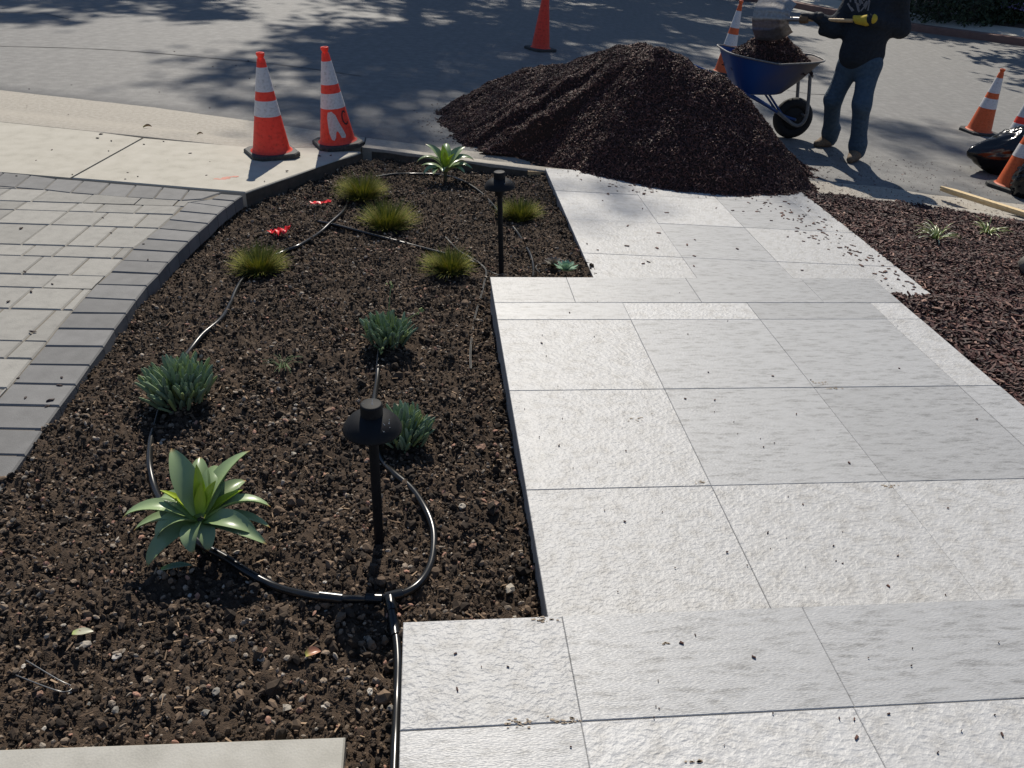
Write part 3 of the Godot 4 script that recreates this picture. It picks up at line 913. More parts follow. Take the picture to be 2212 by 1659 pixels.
func make_pile():
	var t := thing("mulch_pile", "large heap of dark bark mulch dumped across kerb and walkway end", "mulch heap", Vector3(1.5, -0.28, -3.9))
	var off := -t.position
	var floor_y := func(x: float, z: float) -> float:
		if x > 0.63 and x < 2.66 and z > -3.1: return low_walk_y(x)
		if z > along(kerb_back, x): return mulch_y(x, z) if x > 2.6 else soil_base(x, z)
		if z > along(asphalt_edge, x): return kerb_top(x) - 0.03
		return street_y(x)
	var b := Mb.new()
	var cell := 0.035
	var id := {}
	var spots := []
	for j in 120:
		for i in 118:
			var x := -0.6 + i * cell; var z := -6.4 + j * cell
			if pile_y(x, z) < floor_y.call(x, z) - 0.03: continue
			var ii := []
			for q in [[i, j], [i + 1, j], [i + 1, j + 1], [i, j + 1]]:
				var key: int = q[1] * 1000 + q[0]
				if not id.has(key):
					var px: float = -0.6 + q[0] * cell; var pz: float = -6.4 + q[1] * cell
					id[key] = b.add(Vector3(px, pile_y(px, pz) - 0.008, pz) + off)
				ii.append(id[key])
			b.tri_i(ii[0], ii[2], ii[1]); b.tri_i(ii[0], ii[3], ii[2])
			if pile_y(x, z) > floor_y.call(x, z) - 0.01: spots.append(Vector2(x, z))
	obj("heap_core", b.mesh(), M.mulch_base, t)
	var xf := [[], [], [], []]; var cc := [[], [], [], []]
	var gw := 122
	var hs := PackedFloat32Array()
	for j in 124:
		for i in gw: hs.append(pile_y(-0.6 + i * cell, -6.4 + j * cell))
	var hp := func(x: float, z: float) -> float:
		var fx := (x + 0.6) / cell; var fz := (z + 6.4) / cell
		var i := int(fx); var j := int(fz)
		return lerpf(lerpf(hs[j * gw + i], hs[j * gw + i + 1], fx - i), lerpf(hs[(j + 1) * gw + i], hs[(j + 1) * gw + i + 1], fx - i), fz - j)
	for n in 110000:
		var s: Vector2 = spots[rng.randi() % spots.size()]
		var x := s.x + rng.randf() * cell; var z := s.y + rng.randf() * cell
		var y: float = hp.call(x, z)
		var nn := Vector3(hp.call(x - 0.02, z) - hp.call(x + 0.02, z), 0.04, hp.call(x, z - 0.02) - hp.call(x, z + 0.02)).normalized()
		var k := rng.randi() % 4
		xf[k].append(chip_xf(Vector3(x, max(y, floor_y.call(x, z)) + rng.randf_range(-0.006, 0.008), z) + off, nn, 0.4, 0.95)); cc[k].append(mulch_color())
	# spill round the foot
	for n in 9000:
		var s: Vector2 = spots[rng.randi() % spots.size()]
		var a := rng.randf() * TAU; var r := 0.32 * pow(rng.randf(), 1.5)
		var x := s.x + cos(a) * r; var z := s.y + sin(a) * r
		if pile_y(x, z) > floor_y.call(x, z): continue
		if z > -2.5 and x > 0.63 and x < 2.0 and rng.randf() < 0.9: continue
		var k := rng.randi() % 4
		xf[k].append(chip_xf(Vector3(x, floor_y.call(x, z) + 0.005, z) + off, Vector3.UP, 0.12, rng.randf_range(0.4, 0.95))); cc[k].append(mulch_color())
	for k in 4: multi("bark_chips", chip_mesh(220 + k), M.chip, xf[k], cc[k], t)

# ---------------------------------------------------------------- far side of the street
func make_far_side():
	var line := []
	for p in [[1640, 5], [1703, 15], [1816, 38], [1975, 68], [2212, 100]]:
		var w := hit(p[0], p[1], street_y)
		line.append(Vector2(w.x, w.z))
	line.insert(0, line[0] + Vector2(-14.0, -8.0)); line.insert(0, line[0] + Vector2(-24.0, -2.0))
	line.append(line[-1] + (line[-1] - line[-2]).normalized() * 6.0)
	var outs := []
	for k in line.size():
		var d: Vector2 = (line[min(k + 1, line.size() - 1)] - line[max(k - 1, 0)]).normalized()
		outs.append(Vector2(d.y, -d.x))
	var kerb := setting("far_kerb", "reddish painted kerb and sidewalk across the street")
	var b := Mb.new(); var rows := []
	var w2 := Mb.new(); var rows2 := []
	var gd := Mb.new(); var rows3 := []
	for k in line.size():
		var a: Vector2 = line[k]; var o: Vector2 = outs[k]
		var y := street_y(a.x)
		var f := func(t: float, h: float): return Vector3(a.x + o.x * t, y + h, a.y + o.y * t)
		rows.append([f.call(0.0, -0.1), f.call(0.0, 0.13), f.call(0.02, 0.15), f.call(0.22, 0.152), f.call(0.22, 0.0)])
		rows2.append([f.call(0.224, 0.0), f.call(0.224, 0.15), f.call(1.75, 0.18), f.call(1.75, 0.0)])
		rows3.append([f.call(1.754, 0.0), f.call(1.754, 0.17), f.call(5.0, 0.3), f.call(30.0, 1.0)])
	b.rings(rows, false); w2.rings(rows2, false); gd.rings(rows3, false)
	obj("kerb_stone", b.mesh(), M.red_kerb, kerb)
	obj("footpath", w2.mesh(), M.concrete, kerb)
	obj("garden_earth", gd.mesh(), M.soil, kerb)
	# clipped shrubs behind the footpath
	var spots := [[1990, 20, 1.3], [2050, 12, 1.2], [2140, 14, 1.0], [2215, 14, 1.1]]
	var labels := ["dark green shrub beside the worker's shoulder across the street", "dark green shrub touching the pale tree trunk", "dark green shrub right of the pale tree trunk", "olive shrub behind the lavender flowers"]
	for k in spots.size():
		var sp: Array = spots[k]
		var w := hit(sp[0], 46, func(x, _z): return street_y(x) + 0.18)
		w += Vector3(outs[-2].x, 0, outs[-2].y) * 0.9
		var t := thing("hedge_shrub", labels[k], "shrub", w)
		shrub(t, sp[2], 1.2, 2600, [Color(0.012, 0.022, 0.010), Color(0.035, 0.055, 0.022)] if k < 3 else [Color(0.04, 0.05, 0.015), Color(0.11, 0.12, 0.04)])
	var tb := hit(2096, 44, func(x, _z): return street_y(x) + 0.18)
	var tr := thing("street_tree", "pale trunked tree growing in the hedge across the street", "tree", tb)
	var m := Mb.new()
	tube(m, smooth_path([Vector3(0, -0.1, 0), Vector3(0.05, 1.5, 0), Vector3(-0.1, 3.5, -0.1), Vector3(0.1, 6.5, 0)], 4), 0.14, 9)
	obj("trunk", m.mesh(), M.bark, tr)
	crown(tr, Vector3(0.0, 7.0, 0.0), Vector3(3.2, 3.0, 3.2), 70, 90, 0.3, 61)
	var ft := thing("lavender_plant", "low plant with lavender flowers across the street", "plant", hit(2190, 45, func(x, _z): return street_y(x) + 0.18))
	shrub(ft, 0.45, 0.35, 700, [Color(0.06, 0.08, 0.03), Color(0.14, 0.16, 0.07)])
	var fl := Mb.new()
	for n in 140:
		var a := rng.randf() * TAU; var r := 0.5 * sqrt(rng.randf())
		var p := Vector3(cos(a) * r, rng.randf_range(0.25, 0.42), sin(a) * r)
		fl.box(p, Vector3(0.03, 0.05, 0.03), rand_basis())
	obj("blossom", fl.mesh(), mat(lin(0.35, 0.28, 0.55), 0.7), ft)

func shrub(t: Node3D, r: float, h: float, n: int, cols: Array):
	var b := Mb.new()
	for k in n:
		var d := Vector3(rng.randfn(), abs(rng.randfn()) , rng.randfn()).normalized()
		var q := d * pow(rng.randf(), 0.25)
		var lump := 1.0 + 0.25 * noise.get_noise_3d(d.x * 3.0 + t.position.x, d.y * 3.0, d.z * 3.0)
		var p := Vector3(q.x * r, q.y * h, q.z * r) * lump
		b.c = cols[0].lerp(cols[1], rng.randf())
		var f := rand_basis(); var s := rng.randf_range(0.03, 0.065)
		b.quad(p - f.x * s, p - f.z * s * 0.5, p + f.x * s, p + f.z * s * 0.5)
	obj("foliage", b.mesh(), M.hedge, t)
	var st := Mb.new()
	for k in 5:
		var a := TAU * k / 5.0
		tube(st, [Vector3(cos(a) * 0.05, -0.05, sin(a) * 0.05), Vector3(cos(a) * r * 0.5, h * 0.7, sin(a) * r * 0.5)], [0.025, 0.008], 5)
	obj("stem", st.mesh(), M.bark, t)

func crown(t: Node3D, c: Vector3, rad: Vector3, clumps: int, leaves: int, size: float, sd: int):
	var r := RandomNumberGenerator.new(); r.seed = sd
	var b := Mb.new()
	var limbs := Mb.new()
	for k in clumps:
		var d := Vector3(r.randfn(), r.randfn(), r.randfn()).normalized() * pow(r.randf(), 0.4)
		var p := c + d * rad
		tube(limbs, [Vector3(c.x * 0.8, lerpf(c.y - rad.y, p.y, 0.35), c.z * 0.8), p.lerp(c, 0.3), p], [0.07, 0.04, 0.012], 5, false)
		var cr := r.randf_range(0.45, 0.95)
		for n in leaves:
			var q := p + Vector3(r.randfn(), r.randfn() * 0.7, r.randfn()) * cr * 0.5
			var f := Basis(Quaternion(r.randfn(), r.randfn(), r.randfn(), r.randfn() + 0.001).normalized())
			var s := size * r.randf_range(0.35, 0.75)
			b.quad(q - f.x * s, q - f.z * s * 0.45, q + f.x * s, q + f.z * s * 0.45)
	obj("limb", limbs.mesh(), M.bark, t)
	obj("crown", b.mesh(), M.crown, t)

func make_shade_trees():
	# tall trees across the street, above the frame: their shade dapples the road
	var defs := [[Vector3(-4.8, -0.3, -26.5), 14.4, Vector3(2.6, 2.9, 2.6), 44, 90, 70, "tall leafy tree across the street shading the far left road"],
		[Vector3(0.0, -0.3, -25.5), 17.6, Vector3(2.2, 4.4, 2.2), 58, 80, 71, "tall leafy tree across the street shading the road behind the paired cones"],
		[Vector3(2.1, -0.3, -27.0), 16.6, Vector3(2.7, 5.4, 2.8), 66, 80, 72, "tallest leafy tree across the street above the lone cone"],
		[Vector3(5.0, -0.4, -29.5), 15.0, Vector3(3.2, 4.6, 3.2), 80, 90, 73, "tall leafy tree across the street behind the wheelbarrow"],
		[Vector3(0.2, -0.4, -32.5), 16.0, Vector3(4.6, 3.6, 3.0), 90, 90, 76, "broad leafy tree standing farther back across the street"],
		[Vector3(7.6, -0.5, -31.5), 11.8, Vector3(3.0, 3.6, 3.0), 70, 90, 74, "leafy tree across the street left of the hedge"],
		[Vector3(13.5, -0.5, -26.5), 8.5, Vector3(3.2, 3.4, 3.2), 110, 110, 75, "spreading tree behind the hedge across the street"]]
	for d in defs:
		var t := thing("shade_tree", d[6], "tree", d[0])
		var m := Mb.new()
		tube(m, smooth_path([Vector3(0, -1.2, 0), Vector3(0.1, d[1] * 0.3, 0.05), Vector3(-0.1, d[1] * 0.6, 0), Vector3(0.05, d[1], 0)], 5), [0.34, 0.33, 0.32, 0.31, 0.30, 0.29, 0.28, 0.26, 0.24, 0.22, 0.2, 0.18, 0.16, 0.13, 0.1, 0.07], 10)
		obj("trunk", m.mesh(), M.bark, t)
		crown(t, Vector3(0, d[1], 0), d[2], d[3], d[4], 0.30, d[5])
		if d[5] == 72 or d[5] == 73: crown(t, Vector3(0.3, 24.0, 0), Vector3(1.6, 1.3, 1.0), 9, 24, 0.30, d[5] + 20)

# ---------------------------------------------------------------- traffic cones
func cone(at: Vector3, turn: float, tilt: Basis, h: float, body: Material, label: String, collars := true, base_half := 0.178) -> Node3D:
	var t := thing("traffic_cone", label, "traffic cone", at, "orange traffic cones")
	t.basis = tilt * Basis(Vector3.UP, turn)
	var rad := func(y: float) -> float: return lerpf(0.139, 0.027, clamp((y - 0.03) / (h * 0.945 - 0.03), 0.0, 1.0))
	var b := Mb.new()
	var c := 0.055
	var s := base_half
	var oct := [Vector2(-s + c, -s), Vector2(s - c, -s), Vector2(s, -s + c), Vector2(s, s - c), Vector2(s - c, s), Vector2(-s + c, s), Vector2(-s, s - c), Vector2(-s, -s + c)]
	slab(b, PackedVector2Array(oct), func(_x, _z): return 0.036, 0.028, 0.008)
	obj("base", b.mesh(), M.rubber, t)
	var m := Mb.new()
	var prof := [Vector2(0.155, 0.036), Vector2(0.147, 0.042)]
	for k in 15:
		var y := lerpf(0.05, h * 0.938, k / 14.0)
		prof.append(Vector2(rad.call(y), y))
	prof.append_array([Vector2(0.0225, h * 0.945), Vector2(0.0225, h * 0.96), Vector2(0.029, h * 0.975), Vector2(0.030, h * 0.995), Vector2(0.026, h), Vector2(0.020, h - 0.002), Vector2(0.018, h - 0.03)])
	lathe(m, prof, 32)
	obj("cone_body", m.mesh(), body, t)
	if collars:
		for f in [[0.135, 0.36], [0.445, 0.595]]:
			var q := Mb.new()
			var y1: float = h * (1.0 - f[0]); var y0: float = h * (1.0 - f[1])
			lathe(q, [Vector2(rad.call(y0) + 0.0005, y0), Vector2(rad.call(y0) + 0.0018, y0 + 0.001), Vector2(rad.call(y1) + 0.0018, y1 - 0.001), Vector2(rad.call(y1) + 0.0005, y1)], 32)
			obj("reflective_collar", q.mesh(), M.collar, t)
	return t

func cone_patch(t: Node3D, called: String, pts: Array, h: float, m: Material, lift := 0.002):   # outline in (angle, height) on the cone skin
	var pl := PackedVector2Array()
	for p in pts: pl.append(p)
	var b := Mb.new()
	# cut the outline into a fine lattice so that it follows the curve
	var n := 26
	var lo := pl[0]; var hi := pl[0]
	for p in pl:
		lo = Vector2(min(lo.x, p.x), min(lo.y, p.y)); hi = Vector2(max(hi.x, p.x), max(hi.y, p.y))
	for i in n:
		for j in n:
			var c0 := Vector2(lerpf(lo.x, hi.x, float(i) / n), lerpf(lo.y, hi.y, float(j) / n))
			var c1 := Vector2(lerpf(lo.x, hi.x, (i + 1.0) / n), lerpf(lo.y, hi.y, (j + 1.0) / n))
			for piece in Geometry2D.intersect_polygons(PackedVector2Array([c0, Vector2(c1.x, c0.y), c1, Vector2(c0.x, c1.y)]), pl):
				var ring := []
				for q in piece:
					var r := lerpf(0.139, 0.027, (q.y - 0.03) / (h * 0.945 - 0.03)) + lift
					ring.append(Vector3(cos(q.x) * r, q.y, sin(q.x) * r))
				b.fan(ring, not Geometry2D.is_polygon_clockwise(piece))
	obj(called, b.mesh(), m, t)

func lean(ax: float, az: float) -> Basis: return Basis(Vector3(0, 0, 1), az) * Basis(Vector3.RIGHT, ax)

func make_cones():
	var apron := func(x: float, z: float) -> float: return lerpf(kerb_top(x), DRIVE, clamp((z - along(kerb_back, x)) / 1.1, 0.0, 1.0))
	var a := hit(588, 334, apron)
	cone(a, 0.45, lean(0.0, 0.012), 0.725, M.orange, "bright orange cone with two clean white collars standing on concrete apron")
	var p := hit(731, 316, apron) + Vector3(0, 0.012, 0)
	var t := cone(p, 0.35, lean(0.02, 0.075), 0.735, M.orange, "orange cone with sprayed white patch and black letter beside the kerb")
	var h := 0.735
	var f := 1.45
	cone_patch(t, "spray_patch", [Vector2(f + 0.66, 0.075), Vector2(f + 0.80, 0.12), Vector2(f + 0.86, 0.18), Vector2(f + 0.90, 0.235), Vector2(f + 0.82, 0.275), Vector2(f + 0.52, 0.282), Vector2(f + 0.25, 0.255), Vector2(f + 0.08, 0.20), Vector2(f - 0.12, 0.14), Vector2(f - 0.22, 0.10), Vector2(f - 0.16, 0.082), Vector2(f + 0.08, 0.085), Vector2(f + 0.16, 0.115), Vector2(f + 0.26, 0.138), Vector2(f + 0.36, 0.13), Vector2(f + 0.42, 0.09), Vector2(f + 0.52, 0.07)], h, M.white_paint)
	var arc := []
	for k in 11:
		var w := lerpf(0.75, TAU - 0.75, k / 10.0)
		arc.append(Vector2(f - 0.48 + 0.30 * cos(w), 0.225 + 0.055 * sin(w)))
	for k in 11:
		var w := lerpf(TAU - 0.75, 0.75, k / 10.0)
		arc.append(Vector2(f - 0.48 + 0.20 * cos(w), 0.225 + 0.043 * sin(w)))
	for q in arc.size(): arc[q].x = (f - 0.48) * 2.0 - arc[q].x
	cone_patch(t, "black_letter", arc, h, M.black_paint)
	cone(hit(1167, 108, street_y), 0.5, lean(0.0, -0.05), 0.98, M.orange, "plain red orange cone without collars out on the street", false, 0.2)
	cone(hit(1562, 160, street_y), 0.3, lean(0.0, -0.09), 0.99, M.old_orange, "scuffed orange cone with grey collars behind the wheelbarrow")
	cone(hit(2112, 287, street_y), 0.15, lean(0.03, -0.05), 0.74, M.old_orange, "worn orange cone with dirty collars standing alone on sunny asphalt")
	cone(hit(2172, 352, street_y), 0.2, lean(0.0, -0.05), 0.74, M.orange, "orange cone with bright collars rising behind the black trash bag")
	cone(hit(2182, 408, street_y), 0.4, lean(0.0, -0.06), 0.74, M.old_orange, "dark orange cone standing between the two black trash bags")

# ---------------------------------------------------------------- wheelbarrow, its load, the scoop
func make_wheelbarrow():
	var w := hit(1703, 298, street_y)
	var t := thing("wheelbarrow", "blue steel wheelbarrow with black tyre behind the mulch heap", "wheelbarrow", w)
	var dir := Vector3(1.0, 0, 0.06).normalized()
	t.basis = Basis(dir, Vector3.UP, dir.cross(Vector3.UP))
	var ring := func(cx: float, y0: float, hl: float, hw: float, nose: float, rear: float) -> Array:
		var r := []
		for k in 32:
			var a := -TAU * k / 32.0
			var ca := cos(a); var sa := sin(a)
			var x: float = sign(ca) * pow(abs(ca), 0.45) * hl
			var z: float = sign(sa) * pow(abs(sa), 0.45) * hw * (1.0 - 0.16 * x / hl)
			r.append(Vector3(cx + x, y0 + (nose * x / hl if x > 0.0 else rear * -x / hl), z))
		return r
	var b := Mb.new()
	var rs := [ring.call(-0.44, 0.455, 0.20, 0.17, 0.0, 0.0), ring.call(-0.435, 0.47, 0.235, 0.20, 0.0, 0.0), ring.call(-0.40, 0.62, 0.36, 0.27, -0.01, 0.03), ring.call(-0.365, 0.765, 0.48, 0.325, 0.02, 0.07), ring.call(-0.36, 0.775, 0.505, 0.335, 0.03, 0.075)]
	for r in rs:
		for q in r:
			var worn: float = smoothstep(-0.55, -0.08, q.x + 0.25 * noise.get_noise_3d(q.x * 5.0, q.y * 5.0, q.z * 5.0))
			b.c = Color(0.012, 0.07, 0.26).lerp(Color(0.13, 0.105, 0.09), worn)
			b.add(q)
	for k in rs.size() - 1:
		for j in 32:
			var i0: int = k * 32 + j; var i1: int = k * 32 + (j + 1) % 32
			b.tri_i(i0, i1, i1 + 32); b.tri_i(i0, i1 + 32, i0 + 32)
	b.c = Color(0.02, 0.05, 0.15)
	b.fan(rs[0], true)
	var tm := mat(Color(1, 1, 1), 0.42); tm.vertex_color_use_as_albedo = true
	obj("tray", b.mesh(), tm, t)
	var rim := Mb.new()
	var rp: Array = rs[-1].duplicate(); rp.append(rp[0])
	tube(rim, rp, 0.009, 6, false)
	obj("tray_rim", rim.mesh(), M.grey_steel, t)
	var tyre := Mb.new()
	var prof := []
	for k in 17:
		var a := TAU * k / 16.0
		prof.append(Vector2(0.155 + 0.052 * cos(a), 0.052 * sin(a)))
	lathe(tyre, prof, 36)
	for k in tyre.v.size():
		var q := tyre.v[k]; tyre.v[k] = Vector3(q.x, q.z + 0.207, -q.y)
	var wheel := obj("wheel", tyre.mesh(), M.tyre, t)
	var hub := Mb.new()
	lathe(hub, [Vector2(0.0, -0.04), Vector2(0.11, -0.035), Vector2(0.115, 0.0), Vector2(0.11, 0.035), Vector2(0.0, 0.04)], 24)
	for k in hub.v.size():
		var q := hub.v[k]; hub.v[k] = Vector3(q.x, q.z + 0.207, -q.y)
	obj("rim", hub.mesh(), M.tyre, wheel)
	for s in [-1.0, 1.0]:
		var m := Mb.new()
		tube(m, smooth_path([Vector3(-1.34, 0.72, 0.30 * s), Vector3(-0.95, 0.60, 0.29 * s), Vector3(-0.5, 0.42, 0.2 * s), Vector3(-0.15, 0.25, 0.10 * s), Vector3(0.0, 0.207, 0.085 * s)], 5), 0.016, 8)
		obj("handle_rail", m.mesh(), M.blue_steel, t)
		var gr := Mb.new()
		tube(gr, [Vector3(-1.46, 0.758, 0.305 * s), Vector3(-1.32, 0.714, 0.30 * s)], 0.021, 8)
		obj("grip", gr.mesh(), M.tyre, t)
		var br := Mb.new()
		tube(br, smooth_path([Vector3(0.02, 0.66, 0.17 * s), Vector3(0.06, 0.42, 0.165 * s), Vector3(0.075, 0.25, 0.16 * s), Vector3(0.03, 0.165, 0.14 * s), Vector3(-0.05, 0.18, 0.11 * s), Vector3(-0.22, 0.29, 0.12 * s)], 6), 0.018, 8)
		obj("wheel_guard", br.mesh(), M.grey_steel, t)
		var lg := Mb.new()
		tube(lg, smooth_path([Vector3(-0.62, 0.47, 0.21 * s), Vector3(-0.66, 0.2, 0.24 * s), Vector3(-0.68, 0.012, 0.25 * s), Vector3(-0.80, 0.012, 0.25 * s), Vector3(-0.86, 0.3, 0.26 * s), Vector3(-0.88, 0.56, 0.28 * s)], 5), 0.014, 8)
		obj("leg", lg.mesh(), M.grey_steel, t)
		var st := Mb.new()
		tube(st, [Vector3(-0.34, 0.455, 0.12 * s), Vector3(-0.16, 0.26, 0.105 * s)], 0.012, 6)
		obj("strut", st.mesh(), M.blue_steel, t)
	var cb := Mb.new()
	tube(cb, [Vector3(0.072, 0.255, -0.16), Vector3(0.072, 0.255, 0.16)], 0.012, 6)
	tube(cb, [Vector3(0.0, 0.207, -0.10), Vector3(0.0, 0.207, 0.10)], 0.010, 6)
	obj("crossbar", cb.mesh(), M.grey_steel, t)
	# the load
	var l := thing("mulch_load", "peaked load of bark mulch filling the blue wheelbarrow", "mulch", w + t.basis * Vector3(-0.36, 0.60, 0))
	l.basis = t.basis
	var lh := func(x: float, z: float) -> float:
		var d := Vector2((x + 0.02) / 0.46, z / 0.30).length()
		return 0.12 + 0.36 * pow(max(0.0, 1.0 - d), 0.85) + noise.get_noise_2d(x * 9.0, z * 9.0) * 0.03 - max(0.0, d - 0.9) * 0.3
	var lb := Mb.new(); var rows := []
	for i in 13:
		var r := []
		for j in 32:
			var a := -TAU * j / 32.0; var q := i / 12.0
			var x: float = sign(cos(a)) * pow(abs(cos(a)), 0.6) * 0.43 * (1.0 - q)
			var z: float = sign(sin(a)) * pow(abs(sin(a)), 0.6) * 0.265 * (1.0 - q) * (1.0 - 0.3 * x)
			r.append(Vector3(x, lh.call(x, z), z))
		rows.append(r)
	lb.rings(rows)
	obj("heap_core", lb.mesh(), M.mulch_base, l)
	var xf := []; var cc := []
	for n in 4200:
		var x := rng.randf_range(-0.42, 0.41); var z := rng.randf_range(-0.25, 0.25)
		if abs(x) > 0.3 and abs(z) > 0.18: continue
		var y: float = lh.call(x, z)
		var nn := Vector3(lh.call(x - 0.02, z) - lh.call(x + 0.02, z), 0.04, lh.call(x, z - 0.02) - lh.call(x, z + 0.02))
		xf.append(chip_xf(Vector3(x, y, z), nn, 0.5, 1.1)); cc.append(mulch_color())
	multi("bark_chips", chip_mesh(240), M.chip, xf, cc, l)

func scoop_shovel(hand_a: Vector3, hand_b: Vector3) -> Vector3:
	var u := (hand_b - hand_a).normalized()
	var start := hand_a - u * 0.13
	var t := thing("scoop_shovel", "large dented metal scoop shovel with wooden handle held over the wheelbarrow", "shovel", start)
	var up := (Vector3.UP - u * Vector3.UP.dot(u)).normalized()
	t.basis = Basis(u, up, u.cross(up))
	var m := Mb.new()
	tube(m, [Vector3(-0.06, 0, 0), Vector3(0.35, 0, 0), (hand_b - hand_a).length() * Vector3.RIGHT + Vector3(0.25, 0, 0)], 0.0165, 10)
	obj("handle", m.mesh(), M.wood, t)
	var b := Mb.new()
	var outer := []; var inner := []
	for i in 15:
		var r := []; var r2 := []
		for j in 25:
			var s := i / 14.0; var v := lerpf(-1.0, 1.0, j / 24.0)
			var half := lerpf(0.155, 0.205, smoothstep(0.0, 0.5, s))
			if s < 0.12: half *= 0.8 + 0.2 * s / 0.12
			var x := -0.02 - s * 0.33
			var y := v * half
			var z := 0.15 * (1.0 - pow(abs(v), 2.0)) - 0.08 + 0.03 * s + 0.007 * cos(v * 14.0) * (1.0 - s * 0.5)
			if s < 0.15: z -= (0.15 - s) * 0.35
			r.append(Vector3(x, y, z)); r2.append(Vector3(x, y * 0.99, z - 0.004))
		outer.append(r); inner.append(r2)
	b.rings(outer, false)
	inner.reverse()
	b.rings(inner, false)
	obj("blade", b.mesh(), M.scoop, t)
	var so := Mb.new()
	tube(so, [Vector3(0.10, 0, 0), Vector3(0.0, 0, 0.004), Vector3(-0.10, 0, 0.022)], [0.019, 0.021, 0.026], 10)
	obj("socket", so.mesh(), M.scoop, t)
	return u

# ---------------------------------------------------------------- person
func skin(bones: Array, cell: float, k := 42.0) -> ArrayMesh:   # smooth union of tapered capsules, meshed as surface nets
	var lo := Vector3(1e9, 1e9, 1e9); var hi := -lo
	for b in bones:
		var r: float = max(b[2], b[3]) + 0.05
		for p in [b[0], b[1]]:
			lo = lo.min(p - Vector3.ONE * r); hi = hi.max(p + Vector3.ONE * r)
	var nx := int((hi.x - lo.x) / cell) + 2; var ny := int((hi.y - lo.y) / cell) + 2; var nz := int((hi.z - lo.z) / cell) + 2
	var acc := PackedFloat32Array(); acc.resize(nx * ny * nz)
	for b in bones:
		var a: Vector3 = b[0]; var e: Vector3 = b[1]; var ra: float = b[2]; var rb: float = b[3]
		var sq: Vector3 = b[4] if b.size() > 4 else Vector3.ONE
		var mr: float = max(ra, rb) * max(sq.x, max(sq.y, sq.z)) + 0.04
		var i0 := ((a.min(e) - Vector3.ONE * mr - lo) / cell).floor(); var i1 := ((a.max(e) + Vector3.ONE * mr - lo) / cell).ceil()
		var ab := e - a; var l2: float = max(ab.length_squared(), 1e-8)
		for y in range(max(0, int(i0.y)), min(ny, int(i1.y) + 1)):
			for z in range(max(0, int(i0.z)), min(nz, int(i1.z) + 1)):
				for x in range(max(0, int(i0.x)), min(nx, int(i1.x) + 1)):
					var p := lo + Vector3(x, y, z) * cell
					var t: float = clamp((p - a).dot(ab) / l2, 0.0, 1.0)
					var d := ((p - a - ab * t) / sq).length() - lerpf(ra, rb, t)
					if d < 0.06: acc[(y * nz + z) * nx + x] += exp(-k * d)
	var f := PackedFloat32Array(); f.resize(acc.size())
	for i in acc.size(): f[i] = -log(acc[i]) / k if acc[i] > 1e-9 else 0.5
	var b2 := Mb.new()
	var id := {}
	var sx := 1; var sz := nx; var sy := nx * nz
	var offs := [0, sx, sz, sx + sz, sy, sy + sx, sy + sz, sy + sx + sz]
	var pos := [Vector3(0, 0, 0), Vector3(1, 0, 0), Vector3(0, 0, 1), Vector3(1, 0, 1), Vector3(0, 1, 0), Vector3(1, 1, 0), Vector3(0, 1, 1), Vector3(1, 1, 1)]
	var edges := [[0, 1], [2, 3], [4, 5], [6, 7], [0, 2], [1, 3], [4, 6], [5, 7], [0, 4], [1, 5], [2, 6], [3, 7]]
	for y in ny - 1:
		for z in nz - 1:
			for x in nx - 1:
				var o := y * sy + z * sz + x
				var s0 := f[o] < 0.0
				if (f[o + sx] < 0.0) == s0 and (f[o + sz] < 0.0) == s0 and (f[o + sx + sz] < 0.0) == s0 and (f[o + sy] < 0.0) == s0 and (f[o + sy + sx] < 0.0) == s0 and (f[o + sy + sz] < 0.0) == s0 and (f[o + sy + sx + sz] < 0.0) == s0: continue
				var sum := Vector3.ZERO; var n := 0
				for ed in edges:
					var fa := f[o + offs[ed[0]]]; var fb := f[o + offs[ed[1]]]
					if (fa < 0.0) != (fb < 0.0):
						sum += pos[ed[0]].lerp(pos[ed[1]], clamp(fa / (fa - fb), 0.0, 1.0)); n += 1
				id[o] = b2.add(lo + (Vector3(x, y, z) + sum / n) * cell)
	for o in id.keys():
		var s := f[o] < 0.0
		for ax in [[sx, sz, sy], [sz, sy, sx], [sy, sx, sz]]:
			if (f[o + ax[0]] < 0.0) == s: continue
			var q := [o, o - ax[1], o - ax[1] - ax[2], o - ax[2]]
			var ok := true
			for w in q:
				if not id.has(w): ok = false
			if not ok: continue
			# x,z,y axes are ordered left-handed, so flip once
			if not s:
				b2.tri_i(id[q[0]], id[q[1]], id[q[2]]); b2.tri_i(id[q[0]], id[q[2]], id[q[3]])
			else:
				b2.tri_i(id[q[0]], id[q[2]], id[q[1]]); b2.tri_i(id[q[0]], id[q[3]], id[q[2]])
	return b2.mesh()

func grip_hand(P: Vector3, u: Vector3, w: Vector3, wrist: Vector3, rh: float) -> Array:   # [palm bones, finger bones] of a hand closed on a rod
	var v := u.cross(w).normalized()
	var palm := []; var fingers := []
	var rf := 0.0105
	for k in 4:
		var off := (k - 1.5) * 0.021
		var kn := P + u * off + w * (rh + 0.022)
		palm.append([wrist + u * off * 0.5, kn, 0.019, 0.0145])
		var prev := kn
		var reach: float = [3.5, 3.8, 3.7, 3.2][k]
		for s in 4:
			var a := reach * (s + 1) / 4.0
			var q := P + u * off + (w * cos(a) + v * sin(a)) * (rh + rf * 0.9)
			fingers.append([prev, q, rf * 1.06 - s * 0.0006, rf - s * 0.0006])
			prev = q
	var th := P - u * 0.045 + (w * cos(-0.8) + v * sin(-0.8)) * (rh + 0.018)
	palm.append([wrist, th, 0.018, 0.014])
	var prev2 := th
	for s in 2:
		var a := -0.8 - 1.0 * (s + 1)
		var q := P - u * (0.042 - 0.012 * s) + (w * cos(a) + v * sin(a)) * (rh + 0.011)
		fingers.append([prev2, q, 0.0125, 0.011]); prev2 = q
	return [palm, fingers]

